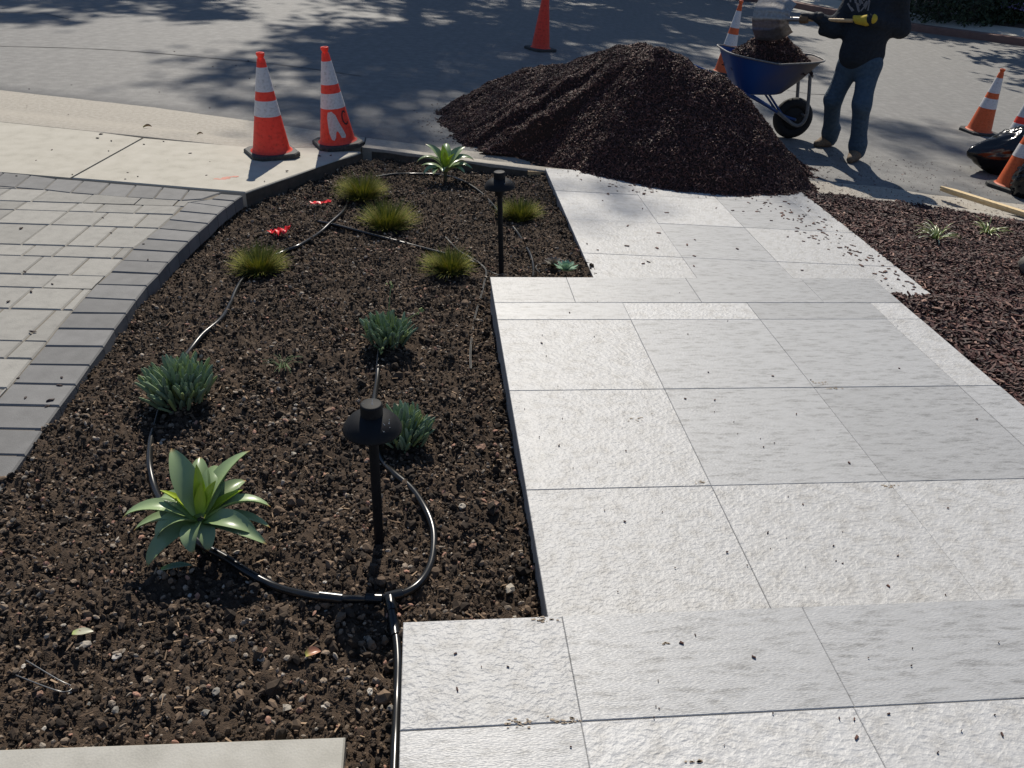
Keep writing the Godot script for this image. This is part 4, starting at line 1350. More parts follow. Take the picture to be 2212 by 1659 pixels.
func make_person():
	var zt := -4.5
	var gy := func(x, z): return street_y(x, z)
	var foot_a := hit(1788, 316, gy); var foot_b := hit(1846, 346, gy)
	var t := thing("person", "worker in dark hoodie, blue jeans, boots and gloves tipping a scoop shovel", "person", Vector3((foot_a.x + foot_b.x) * 0.5, (foot_a.y + foot_b.y) * 0.5, (foot_a.z + foot_b.z) * 0.5))
	var o := -t.position
	var ank_a := foot_a + Vector3(0.0, 0.10, 0.0); var ank_b := foot_b + Vector3(0.0, 0.10, 0.0)
	var toe_a := hit(1740, 318, gy) + Vector3(0.03, 0.04, 0); var toe_b := hit(1828, 356, gy) + Vector3(0, 0.04, 0)
	var pelvis := deep(1858, 128, zt)
	var hip_a := deep(1836, 140, zt - 0.06); var hip_b := deep(1878, 140, zt + 0.06)
	var knee_a := deep(1800, 214, zt - 0.10); var knee_b := deep(1862, 222, zt + 0.18)
	var belly := deep(1868, 80, zt); var chest := belly + Vector3(0.03, 0.24, -0.01); var neck := belly + Vector3(0.01, 0.44, 0.01)
	var sh_a := chest + Vector3(-0.13, 0.12, -0.14); var sh_b := chest + Vector3(0.13, 0.12, 0.13)
	var el_a := deep(1806, 60, zt - 0.12); var el_b := deep(1946, 62, zt + 0.10)
	var hand_a := deep(1738, 42, -4.78); var hand_b := deep(1856, 45, -4.42)
	var u := scoop_shovel(hand_a, hand_b)
	var palm_a := Vector3.UP; palm_a = (palm_a - u * palm_a.dot(u)).normalized()
	var palm_b := Vector3(0.1, 0.35, 1.0); palm_b = (palm_b - u * palm_b.dot(u)).normalized()
	var wrist_a := hand_a + palm_a * 0.012 + u * 0.085 + Vector3(0, 0.015, 0.01); var wrist_b := hand_b + palm_b * 0.05 + u * 0.085
	var S := func(list: Array) -> Array:
		var r := []
		for b in list:
			var c: Array = b.duplicate(); c[0] += o; c[1] += o; r.append(c)
		return r
	var head := neck + Vector3(-0.05, 0.185, 0.045)
	# the body under the clothes: one continuous figure
	obj("body", skin(S.call([[pelvis, belly, 0.12, 0.11], [belly, chest, 0.115, 0.13], [chest, neck, 0.10, 0.055], [neck, head + Vector3(0, -0.06, 0), 0.052, 0.05], [head, head + Vector3(-0.01, 0.05, 0.01), 0.088, 0.085], [head + Vector3(-0.03, -0.07, 0.035), head + Vector3(-0.035, -0.02, 0.04), 0.055, 0.065],
		[head + Vector3(-0.092, -0.005, 0.085), head + Vector3(-0.098, -0.03, 0.092), 0.012, 0.016],
		[sh_a, el_a, 0.048, 0.04], [el_a, wrist_a, 0.04, 0.028], [sh_b, el_b, 0.048, 0.04], [el_b, wrist_b, 0.04, 0.028], [chest + Vector3(0, 0.08, 0), sh_a, 0.09, 0.055], [chest + Vector3(0, 0.08, 0), sh_b, 0.09, 0.055],
		[hip_a, knee_a, 0.075, 0.052], [knee_a, ank_a, 0.052, 0.036], [hip_b, knee_b, 0.075, 0.052], [knee_b, ank_b, 0.052, 0.036]]), 0.016), M.skin, t)
	obj("jeans", skin(S.call([[pelvis + Vector3(0, 0.06, 0), pelvis, 0.135, 0.135], [hip_a, hip_b, 0.105, 0.105], [hip_a, knee_a, 0.107, 0.079], [knee_a, ank_a.lerp(knee_a, 0.12), 0.079, 0.074], [ank_a.lerp(knee_a, 0.12), ank_a + Vector3(0.005, -0.02, 0), 0.076, 0.072],
		[hip_b, knee_b, 0.107, 0.079], [knee_b, ank_b.lerp(knee_b, 0.12), 0.079, 0.074], [ank_b.lerp(knee_b, 0.12), ank_b + Vector3(0.005, -0.02, 0), 0.076, 0.072], [ank_a.lerp(knee_a, 0.25) + Vector3(0.05, 0, 0.03), ank_a.lerp(knee_a, 0.18) + Vector3(-0.05, 0, 0.04), 0.03, 0.028], [knee_b + Vector3(0.02, -0.06, 0.05), knee_b + Vector3(-0.04, -0.03, 0.05), 0.03, 0.03]]), 0.0155, 50.0), M.denim, t)
	obj("hoodie", skin(S.call([[pelvis + Vector3(-0.06, 0.045, 0.0), pelvis + Vector3(0.07, 0.045, 0.0), 0.142, 0.142], [pelvis + Vector3(0, 0.06, 0), belly, 0.155, 0.165], [belly, chest, 0.17, 0.175], [belly + Vector3(0.06, 0.05, 0.02), chest + Vector3(0.06, 0, 0.02), 0.14, 0.14], [chest, neck, 0.15, 0.075], [chest + Vector3(0, 0.08, 0), sh_a, 0.11, 0.085], [chest + Vector3(0, 0.08, 0), sh_b, 0.11, 0.09],
		[sh_a, el_a, 0.08, 0.072], [el_a, wrist_a + u * 0.02, 0.07, 0.045], [el_a + Vector3(0.0, -0.03, 0), el_a + u * -0.12 + Vector3(0, -0.035, 0), 0.05, 0.04], [sh_b, el_b, 0.085, 0.075], [el_b, wrist_b + u * 0.03, 0.072, 0.05], [neck + Vector3(0.07, 0.02, -0.06), neck + Vector3(0.02, 0.03, -0.09), 0.055, 0.055]]), 0.0165, 45.0), M.hoodie, t)
	# faded print on the chest
	var pr := Mb.new()
	for n in 16:
		var q := deep(1832 + rng.randf() * 40.0, -18 + rng.randf() * 42.0, zt)
		var d := (CAM - q).normalized()
		var c := q + d * 0.0
		# slide onto the cloth: the front of the chest faces the camera's side and left
		c = deep(1836 + rng.randf() * 42.0, -10 + rng.randf() * 34.0, zt + 0.155)
		var e := Basis(Vector3(0, 0, 1), rng.randfn() * 0.5)
		pr.box(c + o, Vector3(0.012, rng.randf_range(0.03, 0.09), 0.012), Basis(Vector3.UP, -0.5) * e)
	obj("chest_print", pr.mesh(), M.print, t)
	# hair cap
	obj("hair", skin(S.call([[head + Vector3(0.025, 0.03, -0.02), head + Vector3(0.005, 0.075, 0.0), 0.092, 0.088], [head + Vector3(0.04, -0.04, -0.035), head + Vector3(0.03, 0.02, -0.03), 0.075, 0.09]]), 0.012), M.hair, t)
	for s in [-1.0, 1.0]:
		var fw := Vector3(-0.7, 0, 0.6).normalized(); var sd := fw.cross(Vector3.UP)
		var ey := Mb.new(); lathe(ey, [Vector2(0.0, -0.009), Vector2(0.008, -0.004), Vector2(0.009, 0.0), Vector2(0.008, 0.004), Vector2(0.0, 0.009)], 10, head + fw * 0.088 + sd * 0.032 * s + Vector3(0, 0.004, 0) + o)
		obj("eye", ey.mesh(), M.hair, t)
		var ear := skin(S.call([[head + sd * 0.088 * s + Vector3(0, -0.02, 0), head + sd * 0.094 * s + Vector3(0.01, 0.02, -0.008), 0.014, 0.017]]), 0.007)
		obj("ear", ear, M.skin, t)
	for f in [[ank_a, toe_a], [ank_b, toe_b]]:
		var d: Vector3 = f[1] - f[0]; d.y = 0; d = d.normalized()
		var heel: Vector3 = f[0] + Vector3(0, -0.055, 0) - d * 0.035
		var tip: Vector3 = f[0] + Vector3(0, -0.06, 0) + d * 0.165
		obj("boot", skin(S.call([[f[0] + Vector3(0, 0.03, 0), f[0] - Vector3(0, 0.02, 0), 0.056, 0.05], [heel, f[0] + Vector3(0, -0.05, 0) + d * 0.05, 0.043, 0.047], [f[0] + Vector3(0, -0.045, 0) + d * 0.05, tip, 0.047, 0.038], [f[0], f[0] + d * 0.09 + Vector3(0, -0.035, 0), 0.045, 0.036]]), 0.009, 70.0), M.boot, t)
	var ha := grip_hand(hand_a, u, palm_a, wrist_a, 0.0165)
	var hb := grip_hand(hand_b, u, palm_b, wrist_b, 0.0165)
	obj("glove_palm", skin(S.call(ha[0] + [[wrist_a, wrist_a + u * 0.05, 0.034, 0.042]]), 0.0045, 150.0), M.glove_dark, t)
	obj("glove_fingers", skin(S.call(ha[1]), 0.0036, 260.0), M.glove_brown, t)
	obj("glove_palm", skin(S.call(hb[0] + [[wrist_b, wrist_b + u * 0.045, 0.036, 0.043], [hand_b + palm_b * 0.035 + Vector3(0, -0.01, 0), wrist_b + Vector3(0, -0.02, 0), 0.030, 0.040]]), 0.0045, 150.0), M.glove_yellow, t)
	obj("glove_fingers", skin(S.call(hb[1]), 0.0036, 260.0), M.glove_dark, t)

# ---------------------------------------------------------------- bags, boards
func bag(at: Vector3, size: Vector3, tip: Vector3, label: String, sd: int):
	var t := thing("trash_bag", label, "trash bag", at, "black trash bags on the street")
	var b := Mb.new()
	var f := FastNoiseLite.new(); f.seed = sd; f.frequency = 1.0; f.fractal_octaves = 4; f.fractal_type = FastNoiseLite.FRACTAL_RIDGED
	var rs := []
	var nt := tip.normalized()
	for k in 49:
		var ph := lerpf(-PI / 2 + 0.02, PI / 2 - 0.02, k / 48.0)
		var r := []
		for j in 72:
			var a := -TAU * j / 72.0
			var d := Vector3(cos(a) * cos(ph), sin(ph), sin(a) * cos(ph))
			var m: float = 1.0 + 0.10 * f.get_noise_3dv(d * 1.6) + 0.035 * f.get_noise_3dv(d * 4.0)
			var pk: float = pow(max(0.0, d.dot(nt)), 9.0)
			var p := d * size * m * (1.0 + 0.0) + tip * pk * 0.45
			if p.y < -size.y * 0.62: p.y = -size.y * 0.62 - (p.y + size.y * 0.62) * -0.05
			r.append(p + Vector3(0, size.y * 0.64, 0))
		rs.append(r)
	b.rings(rs)
	obj("plastic_skin", b.mesh(), M.plastic_bag, t)

func make_bags_and_boards():
	var p := hit(2168, 384, street_y)
	var tip := deep(2099, 329, p.z - 0.12)
	bag(p + Vector3(0.24, 0, -0.18), Vector3(0.34, 0.27, 0.25), tip - (p + Vector3(0.24, 0.17, -0.18)), "black plastic trash bag with pointed corner behind the dark cone", 91)
	var p2 := hit(2214, 432, street_y)
	bag(p2 + Vector3(0.16, 0, -0.10), Vector3(0.22, 0.21, 0.20), Vector3(0.0, 0.3, 0.0), "small black plastic trash bag in front of the dark cone", 92)
	# pointed stake of two laths lying across the kerb
	var a := hit(2033, 406, func(x, z): return kerb_top(x) + 0.024); var e := hit(2225, 466, func(x, z): return kerb_top(x) + 0.024)
	var d := (e - a).normalized()
	var t := thing("wooden_stake", "long pale pointed wooden stake lying across the kerb", "stake", a)
	var bs := frame_of(d)
	for k in 2:
		var b := Mb.new()
		var h := 0.0105; var w := 0.027
		var off := Vector3(0, -0.011 + k * 0.0225, 0) + bs.x * (0.010 * k)
		var L := (e - a).length() + 0.55
		var r0 := []; var r1 := []; var r2 := []
		for c in [Vector2(-1, -1), Vector2(1, -1), Vector2(1, 1), Vector2(-1, 1)]:
			r0.append(off + bs.x * (c.x * w * 0.25 + w * 0.3) + Vector3.UP * c.y * h * 0.8)
			r1.append(off + bs.x * c.x * w + Vector3.UP * c.y * h + d * (0.10 + 0.02 * k))
			r2.append(off + bs.x * c.x * w + Vector3.UP * c.y * h + d * L)
		for j in 4:
			var n := (j + 1) % 4
			b.quad(r0[j], r0[n], r1[n], r1[j]); b.quad(r1[j], r1[n], r2[n], r2[j])
		b.fan(r0, true); b.fan(r2)
		obj("lath", b.mesh(), M.pale_wood, t)
	# form board left standing between kerb and walkway
	var f0 := hit(1143, 369, func(x, z): return soil_base(x, z) + 0.045); var f1 := f0 + Vector3(0.42, -0.012, 0.02)
	var fb := Mb.new()
	var fd := (f1 - f0).normalized()
	fb.box(Vector3(0.21, -0.05, 0), Vector3(0.44, 0.10, 0.02), Basis())
	var fo := obj("form_board", fb.mesh(), M.wood)
	fo.position = f0 + Vector3(0, 0.0, 0); fo.rotation = Vector3(0, -0.05, -0.02)
	tag(fo, "weathered form board standing on edge between kerb and lower tiles", "board")
	# concrete step at the near edge of the bed
	var sl := thing("concrete_step", "smooth grey concrete step at the near edge of the soil", "step", Vector3(-1.5, -0.12, 2.4))
	var sb := Mb.new()
	var sy := -0.02
	var c0 := flat(0, 1618, sy); var c1 := flat(746, 1591, sy)
	var dd := (c0 - c1).normalized()
	var far_l := c1 + dd * 2.2
	var poly := PackedVector2Array()
	for q in [c1, c1 + Vector3(0.01, 0, 0.7), far_l + Vector3(0, 0, 0.7), far_l]: poly.append(v2(q - sl.position))
	slab(sb, poly, func(_x, _z): return sy - sl.position.y, 0.24, 0.004)
	obj("step_slab", sb.mesh(), M.step, sl)
	# rock at the edge of the mulch
	var rk := hit(2222, 592, mulch_y)
	var ro := obj("boulder", clod_mesh(77, 0.12), M.boulder)
	ro.position = rk + Vector3(0.05, 0.07, 0); ro.scale = Vector3(0.13, 0.12, 0.11)
	tag(ro, "rounded grey boulder sitting in the mulch", "boulder")

# ---------------------------------------------------------------- lamps, hoses
func path_lamp(base: Vector3, h: float, label: String, tilt: Basis):
	var t := thing("path_light", label, "path light", base, "path lights")
	t.basis = tilt
	var m := Mb.new()
	tube(m, [Vector3(0, -0.12, 0), Vector3(0, h - 0.12, 0)], 0.0145, 14)
	obj("stem", m.mesh(), M.lamp, t)
	var s := Mb.new()
	lathe(s, [Vector2(0.030, h - 0.036), Vector2(0.048, h - 0.042), Vector2(0.065, h - 0.052), Vector2(0.077, h - 0.066), Vector2(0.0835, h - 0.080), Vector2(0.0840, h - 0.086), Vector2(0.0810, h - 0.087), Vector2(0.072, h - 0.072), Vector2(0.05, h - 0.056), Vector2(0.016, h - 0.05)], 48)
	obj("lamp_shade", s.mesh(), M.lamp, t)
	var c := Mb.new()
	lathe(c, [Vector2(0.0155, h - 0.135), Vector2(0.024, h - 0.128), Vector2(0.031, h - 0.09), Vector2(0.0315, h - 0.062), Vector2(0.0315, h - 0.008), Vector2(0.031, h - 0.003), Vector2(0.027, h), Vector2(0.0, h + 0.0005)], 32)
	obj("cap", c.mesh(), M.lamp, t)
	var dr := mat(lin(0.6, 0.65, 0.7), 0.03); dr.transparency = BaseMaterial3D.TRANSPARENCY_ALPHA; dr.albedo_color.a = 0.25
	for k in 15:
		var d := Mb.new()
		var r := rng.randf_range(0.0012, 0.0026)
		lathe(d, [Vector2(r, 0.0), Vector2(r * 0.85, r * 0.5), Vector2(r * 0.4, r * 0.8), Vector2(0.0, r * 0.85)], 8)
		var o := obj("water_drop", d.mesh(), dr, t)
		if k < 6: o.position = Vector3(rng.randfn() * 0.010, h + 0.0002, rng.randfn() * 0.009)
		else:
			var a := rng.randf_range(0.1, 1.3); var q := rng.randf_range(0.05, 0.07)
			o.position = Vector3(cos(a) * q, h - 0.0425 - (q - 0.048) * 0.65, sin(a) * q)

func make_lamps():
	var a := hit(819, 1168, soil_y)
	path_lamp(a, 0.505, "black path light with wet hat shaped shade beside the looping hose", lean(0.0, 0.004))
	var b := hit(1083, 592, soil_y)
	path_lamp(b, 0.59, "black path light standing behind the landing near far grass tuft", lean(0.0, 0.055))

func ground_path(px: Array, lift: float, sub := 8) -> Array:
	var pts := []
	for p in px:
		var w := hit(p[0], p[1], soil_y)
		w.y += lift + (p[2] if p.size() > 2 else 0.0)
		pts.append(w)
	return smooth_path(pts, sub)

func make_hoses():
	var R := 0.0122
	var h := thing("drip_hose", "black drip irrigation hose looping through the plants with a tee", "hose")
	var add := func(called: String, px: Array, r: float, lift: float):
		var m := Mb.new()
		tube(m, ground_path(px, lift + 0.006), r, 9)
		obj(called, m.mesh(), M.hose, h)
	add.call("hose_run", [[752, 440, -0.01], [742, 462], [715, 487], [690, 510], [650, 535], [610, 552], [570, 575, 0.01], [530, 605], [512, 632], [500, 660], [480, 695], [440, 730], [412, 765], [385, 800, -0.005], [365, 840], [352, 880], [338, 920, -0.006], [328, 960], [325, 1010], [335, 1060], [352, 1095], [380, 1130], [430, 1180], [490, 1215], [540, 1248], [600, 1278], [660, 1294], [720, 1302], [775, 1304], [815, 1303], [845, 1298]], R, 0.011)
	add.call("hose_run", [[845, 1298], [880, 1288], [910, 1265], [930, 1230], [937, 1190], [935, 1150], [920, 1110], [890, 1065], [850, 1030], [825, 1000, -0.002], [808, 940], [808, 880], [815, 830], [818, 790], [822, 760]], R, 0.011)
	add.call("hose_run", [[842, 1300], [848, 1340], [856, 1385], [860, 1440], [858, 1520], [855, 1600], [852, 1680], [850, 1760]], R, 0.013)
	for seg in [[[790, 1304], [825, 1303]], [[836, 1301], [872, 1291]], [[842, 1302], [848, 1332]], [[848, 1345], [856, 1385]], [[690, 1299], [740, 1303]]]:
		var pts := []
		for p in seg: pts.append(hit(p[0], p[1], soil_y) + Vector3(0, 0.0185, 0))
		var tee := Mb.new()
		tube(tee, pts, R * 1.28, 10)
		obj("tee_fitting", tee.mesh(), M.hose, h)
	var h2 := thing("drip_hose", "straight black drip hose lying between the far grass tufts", "hose")
	var m := Mb.new(); tube(m, ground_path([[688, 484], [720, 490], [770, 503], [830, 519], [890, 535], [940, 548], [985, 562, 0.005], [1025, 573]], 0.015), 0.0100, 8); obj("hose_run", m.mesh(), M.hose, h2)
	var h3 := thing("drip_hose", "black drip hose curving past the far agave toward the landing", "hose")
	for px in [[[812, 386, -0.004], [850, 381], [890, 380], [935, 381], [965, 384], [1000, 396], [1035, 418], [1060, 442], [1080, 466, -0.003]], [[1108, 494, -0.006], [1118, 508], [1128, 520, -0.008]], [[1138, 538, -0.01], [1146, 556], [1152, 580], [1152, 604]]]:
		var q := Mb.new(); tube(q, ground_path(px, 0.015), 0.0105, 8); obj("hose_run", q.mesh(), M.hose, h3)
	var w := thing("lamp_cable", "thin black cable trailing along the walkway edge", "cable")
	for px in [[[962, 516], [978, 533], [990, 545], [1015, 560], [1035, 572], [1050, 590], [1046, 615], [1040, 640], [1026, 690], [1019, 735], [1016, 770], [1017, 802]], [[1050, 588], [1072, 597], [1090, 602]], [[975, 563], [1000, 572], [1022, 580]]]:
		for s in [-1.0, 1.0]:
			var q := Mb.new()
			var pts := ground_path(px, 0.013)
			for k in pts.size(): pts[k] += Vector3(0.0028 * s, 0, 0)
			tube(q, pts, 0.0026, 6); obj("cable_core", q.mesh(), M.wire, w)
	var lp := thing("drip_tubing", "small loop of thin tubing beside the pink rosette", "tubing")
	var q2 := Mb.new(); tube(q2, ground_path([[1166, 596], [1158, 588], [1160, 580], [1175, 576], [1192, 578]], 0.02), 0.0032, 6); obj("tubing_loop", q2.mesh(), M.wire, lp)

# ---------------------------------------------------------------- plants
func leaf_blade(L: float, W: float, rise: float, droop: float, col: Color, tipc: Color, fold := 0.25, thick := 0.006) -> ArrayMesh:
	# a thick leaf along +x that rises at angle rise and bends down by droop radians
	var b := Mb.new()
	var n := 12
	var p := Vector3.ZERO
	var up := []; var dn := []
	for k in n + 1:
		var s := float(k) / n
		var ang := rise - droop * pow(s, 1.5)
		var d := Vector3(cos(ang), sin(ang), 0); var nn := Vector3(-sin(ang), cos(ang), 0)
		if k > 0: p += d * L / n
		var wd := W * (0.42 + 0.58 * sin(clamp(s * 1.35, 0.0, 1.0) * PI * 0.6)) * pow(max(0.0, 1.0 - pow(s, 2.8)), 0.85)
		wd = max(wd, 0.0015)
		var th := thick * (1.0 - s * 0.8)
		var r := []; var r2 := []
		for j in 7:
			var v := lerpf(-1.0, 1.0, j / 6.0)
			var q := p + Vector3(0, 0, v * wd * 0.5) + nn * (v * v * wd * fold)
			r.append(q + nn * th * (1.0 - v * v) * 0.5); r2.append(q - nn * th * (1.0 - v * v) * 0.5 - nn * 0.0006)
		up.append(r); dn.append(r2)
	var c0 := b.v.size()
	b.c = col
	b.rings(dn, false)
	var c1 := b.v.size()
	up.reverse()
	b.rings(up, false)
	for i in b.v.size():
		var row: int = (i % ((n + 1) * 7)) / 7
		var s := float(row) / n
		if i >= c1: s = 1.0 - s
		var base := col.lerp(Color(0.38, 0.50, 0.08), clamp(0.7 - s * 2.0, 0.0, 0.65))
		b.col[i] = base if s < 0.965 else tipc
	return b.mesh()

func agave(at: Vector3, size: float, lift: float, label: String, leaves: Array):
	var t := thing("agave", label, "agave plant", at)
	for l in leaves:
		var young: bool = l.size() > 5 and l[5]
		var col := Color(0.27, 0.36, 0.18) * rng.randf_range(0.85, 1.15)
		if young: col = Color(0.42, 0.54, 0.05)
		var m := leaf_blade(l[1] * size, l[2] * size * 1.36, deg_to_rad(l[3]), deg_to_rad(l[4]), col, Color(0.33, 0.17, 0.05) if not young else Color(0.35, 0.4, 0.05), 0.22 if not young else 0.35, 0.007)
		var o := obj("leaf", m, M.leaf, t)
		o.basis = Basis(Vector3.UP, -deg_to_rad(l[0] + rng.randf_range(-6, 6))) * Basis(Vector3.RIGHT, rng.randf_range(-0.3, 0.3))
		var a := deg_to_rad(l[0])
		o.position = Vector3(cos(a) * 0.012, lift + (0.02 if l[3] > 50 else 0.0) * size, sin(a) * 0.012)
	var st := Mb.new()
	lathe(st, [Vector2(0.014, -0.03), Vector2(0.012, lift * 0.6), Vector2(0.018, lift), Vector2(0.0, lift + 0.008)], 12)
	obj("stem", st.mesh(), mat(lin(0.09, 0.085, 0.045), 0.9), t)

func tuft(at: Vector3, r: float, label: String):
	var t := thing("grass_tuft", label, "ornamental grass", at, "fescue grass tufts in the soil")
	var b := Mb.new()
	var tilt := Vector3(rng.randfn(), 0, rng.randfn()) * 0.10
	for k in 1700:
		var a := rng.randf() * TAU
		var ls := pow(rng.randf(), 0.7)
		var el := lerpf(1.55, 0.5, ls)
		var L := r * rng.randf_range(0.6, 1.3) * (1.0 + 0.25 * noise.get_noise_2d(cos(a) * 2.0 + at.x * 5.0, sin(a) * 2.0 + at.z * 5.0))
		var base := Vector3(cos(a), 0, sin(a)) * r * 0.45 * sqrt(rng.randf()) + Vector3(0, 0.015, 0)
		var c := Color(0.12, 0.14, 0.035).lerp(Color(0.33, 0.31, 0.085), rng.randf())
		if rng.randf() < 0.25: c = Color(0.07, 0.11, 0.03)
		if rng.randf() < 0.08: c = Color(0.36, 0.28, 0.12)
		b.c = c
		var w := 0.0019 + rng.randf() * 0.0012
		var side := Vector3(-sin(a), 0, cos(a)) * w
		var p := base; var rows := []
		for s in 4:
			var ang := el - 0.5 * s / 3.0 * rng.randf_range(0.3, 1.0)
			if s > 0: p += (Vector3(cos(a) * cos(ang), sin(ang), sin(a) * cos(ang)) + tilt) * L / 3.0
			rows.append([p - side * (1.0 - s * 0.3), p + side * (1.0 - s * 0.3)])
		b.rings(rows, false)
	obj("grass_blades", b.mesh(), M.blade, t)
	var root := Mb.new()
	lathe(root, [Vector2(r * 0.35, -0.02), Vector2(r * 0.3, 0.012), Vector2(r * 0.15, 0.03), Vector2(0, 0.034)], 10)
	obj("root_crown", root.mesh(), mat(lin(0.07, 0.06, 0.03), 1.0), t)

func chalk_stick(at: Vector3, r: float, h: float, n: int, label: String, meshes: Array):
	var t := thing("blue_chalk_sticks", label, "succulent", at, "blue chalk stick succulents")
	for k in n:
		var a := rng.randf() * TAU
		var q := sqrt(rng.randf())
		var base := Vector3(cos(a) * q * r * 0.62, 0.0, sin(a) * q * r * 0.62)
		base.y = h * lerpf(0.62, 0.30, q * q) * rng.randf_range(0.3, 1.0)
		var out := Vector3(cos(a), 0, sin(a))
		var dir := (Vector3.UP + out * (0.06 + q * q * 0.55) + Vector3(rng.randfn(), rng.randfn() * 0.5, rng.randfn()) * 0.16).normalized()
		var o := obj("leaf", meshes[rng.randi() % meshes.size()], M.finger, t)
		var L := rng.randf_range(0.055, 0.095) * h / 0.14
		o.transform = Transform3D(Basis(Quaternion(Vector3.UP, dir)).scaled_local(Vector3(1, 1, 1) * L), base)
	var st := Mb.new()
	for k in 16:
		var a := TAU * k / 16.0
		tube(st, [Vector3(cos(a) * 0.01, -0.02, sin(a) * 0.01), Vector3(cos(a) * r * 0.3, h * 0.25, sin(a) * r * 0.3), Vector3(cos(a) * r * 0.55, h * 0.5, sin(a) * r * 0.55)], 0.004, 5)
	obj("stem", st.mesh(), mat(lin(0.07, 0.10, 0.06), 0.8), t)

func rosette(at: Vector3, r: float, col: Color, tip: Color, label: String):
	var t := thing("rosette_succulent", label, "succulent", at)
	for ring in 4:
		var n: int = [5, 7, 9, 9][ring]
		for k in n:
			var m := leaf_blade(r * (0.45 + 0.2 * ring), r * 0.42, deg_to_rad(75 - ring * 19), deg_to_rad(-18), col * rng.randf_range(0.85, 1.15), tip, 0.15, 0.008)
			var o := obj("leaf", m, M.leaf, t)
			o.rotation = Vector3(0, TAU * (k + ring * 0.37) / n, 0)
			o.position.y = 0.02 - ring * 0.004

func strap_plant(at: Vector3, label: String, pale: bool):
	var t := thing("strap_leaf_plant", label, "plant", at)
	for k in 34:
		var a := rng.randf() * TAU
		var c := Color(0.18, 0.24, 0.07).lerp(Color(0.42, 0.46, 0.20), rng.randf())
		if pale and rng.randf() < 0.5: c = Color(0.42, 0.46, 0.33)
		var m := leaf_blade(rng.randf_range(0.11, 0.19), 0.010, rng.randf_range(0.6, 1.4), rng.randf_range(0.9, 2.0), c, c, 0.2, 0.0012)
		var o := obj("leaf", m, M.leaf, t)
		o.rotation = Vector3(0, a, 0)
		o.position = Vector3(cos(a), 0, -sin(a)) * 0.012

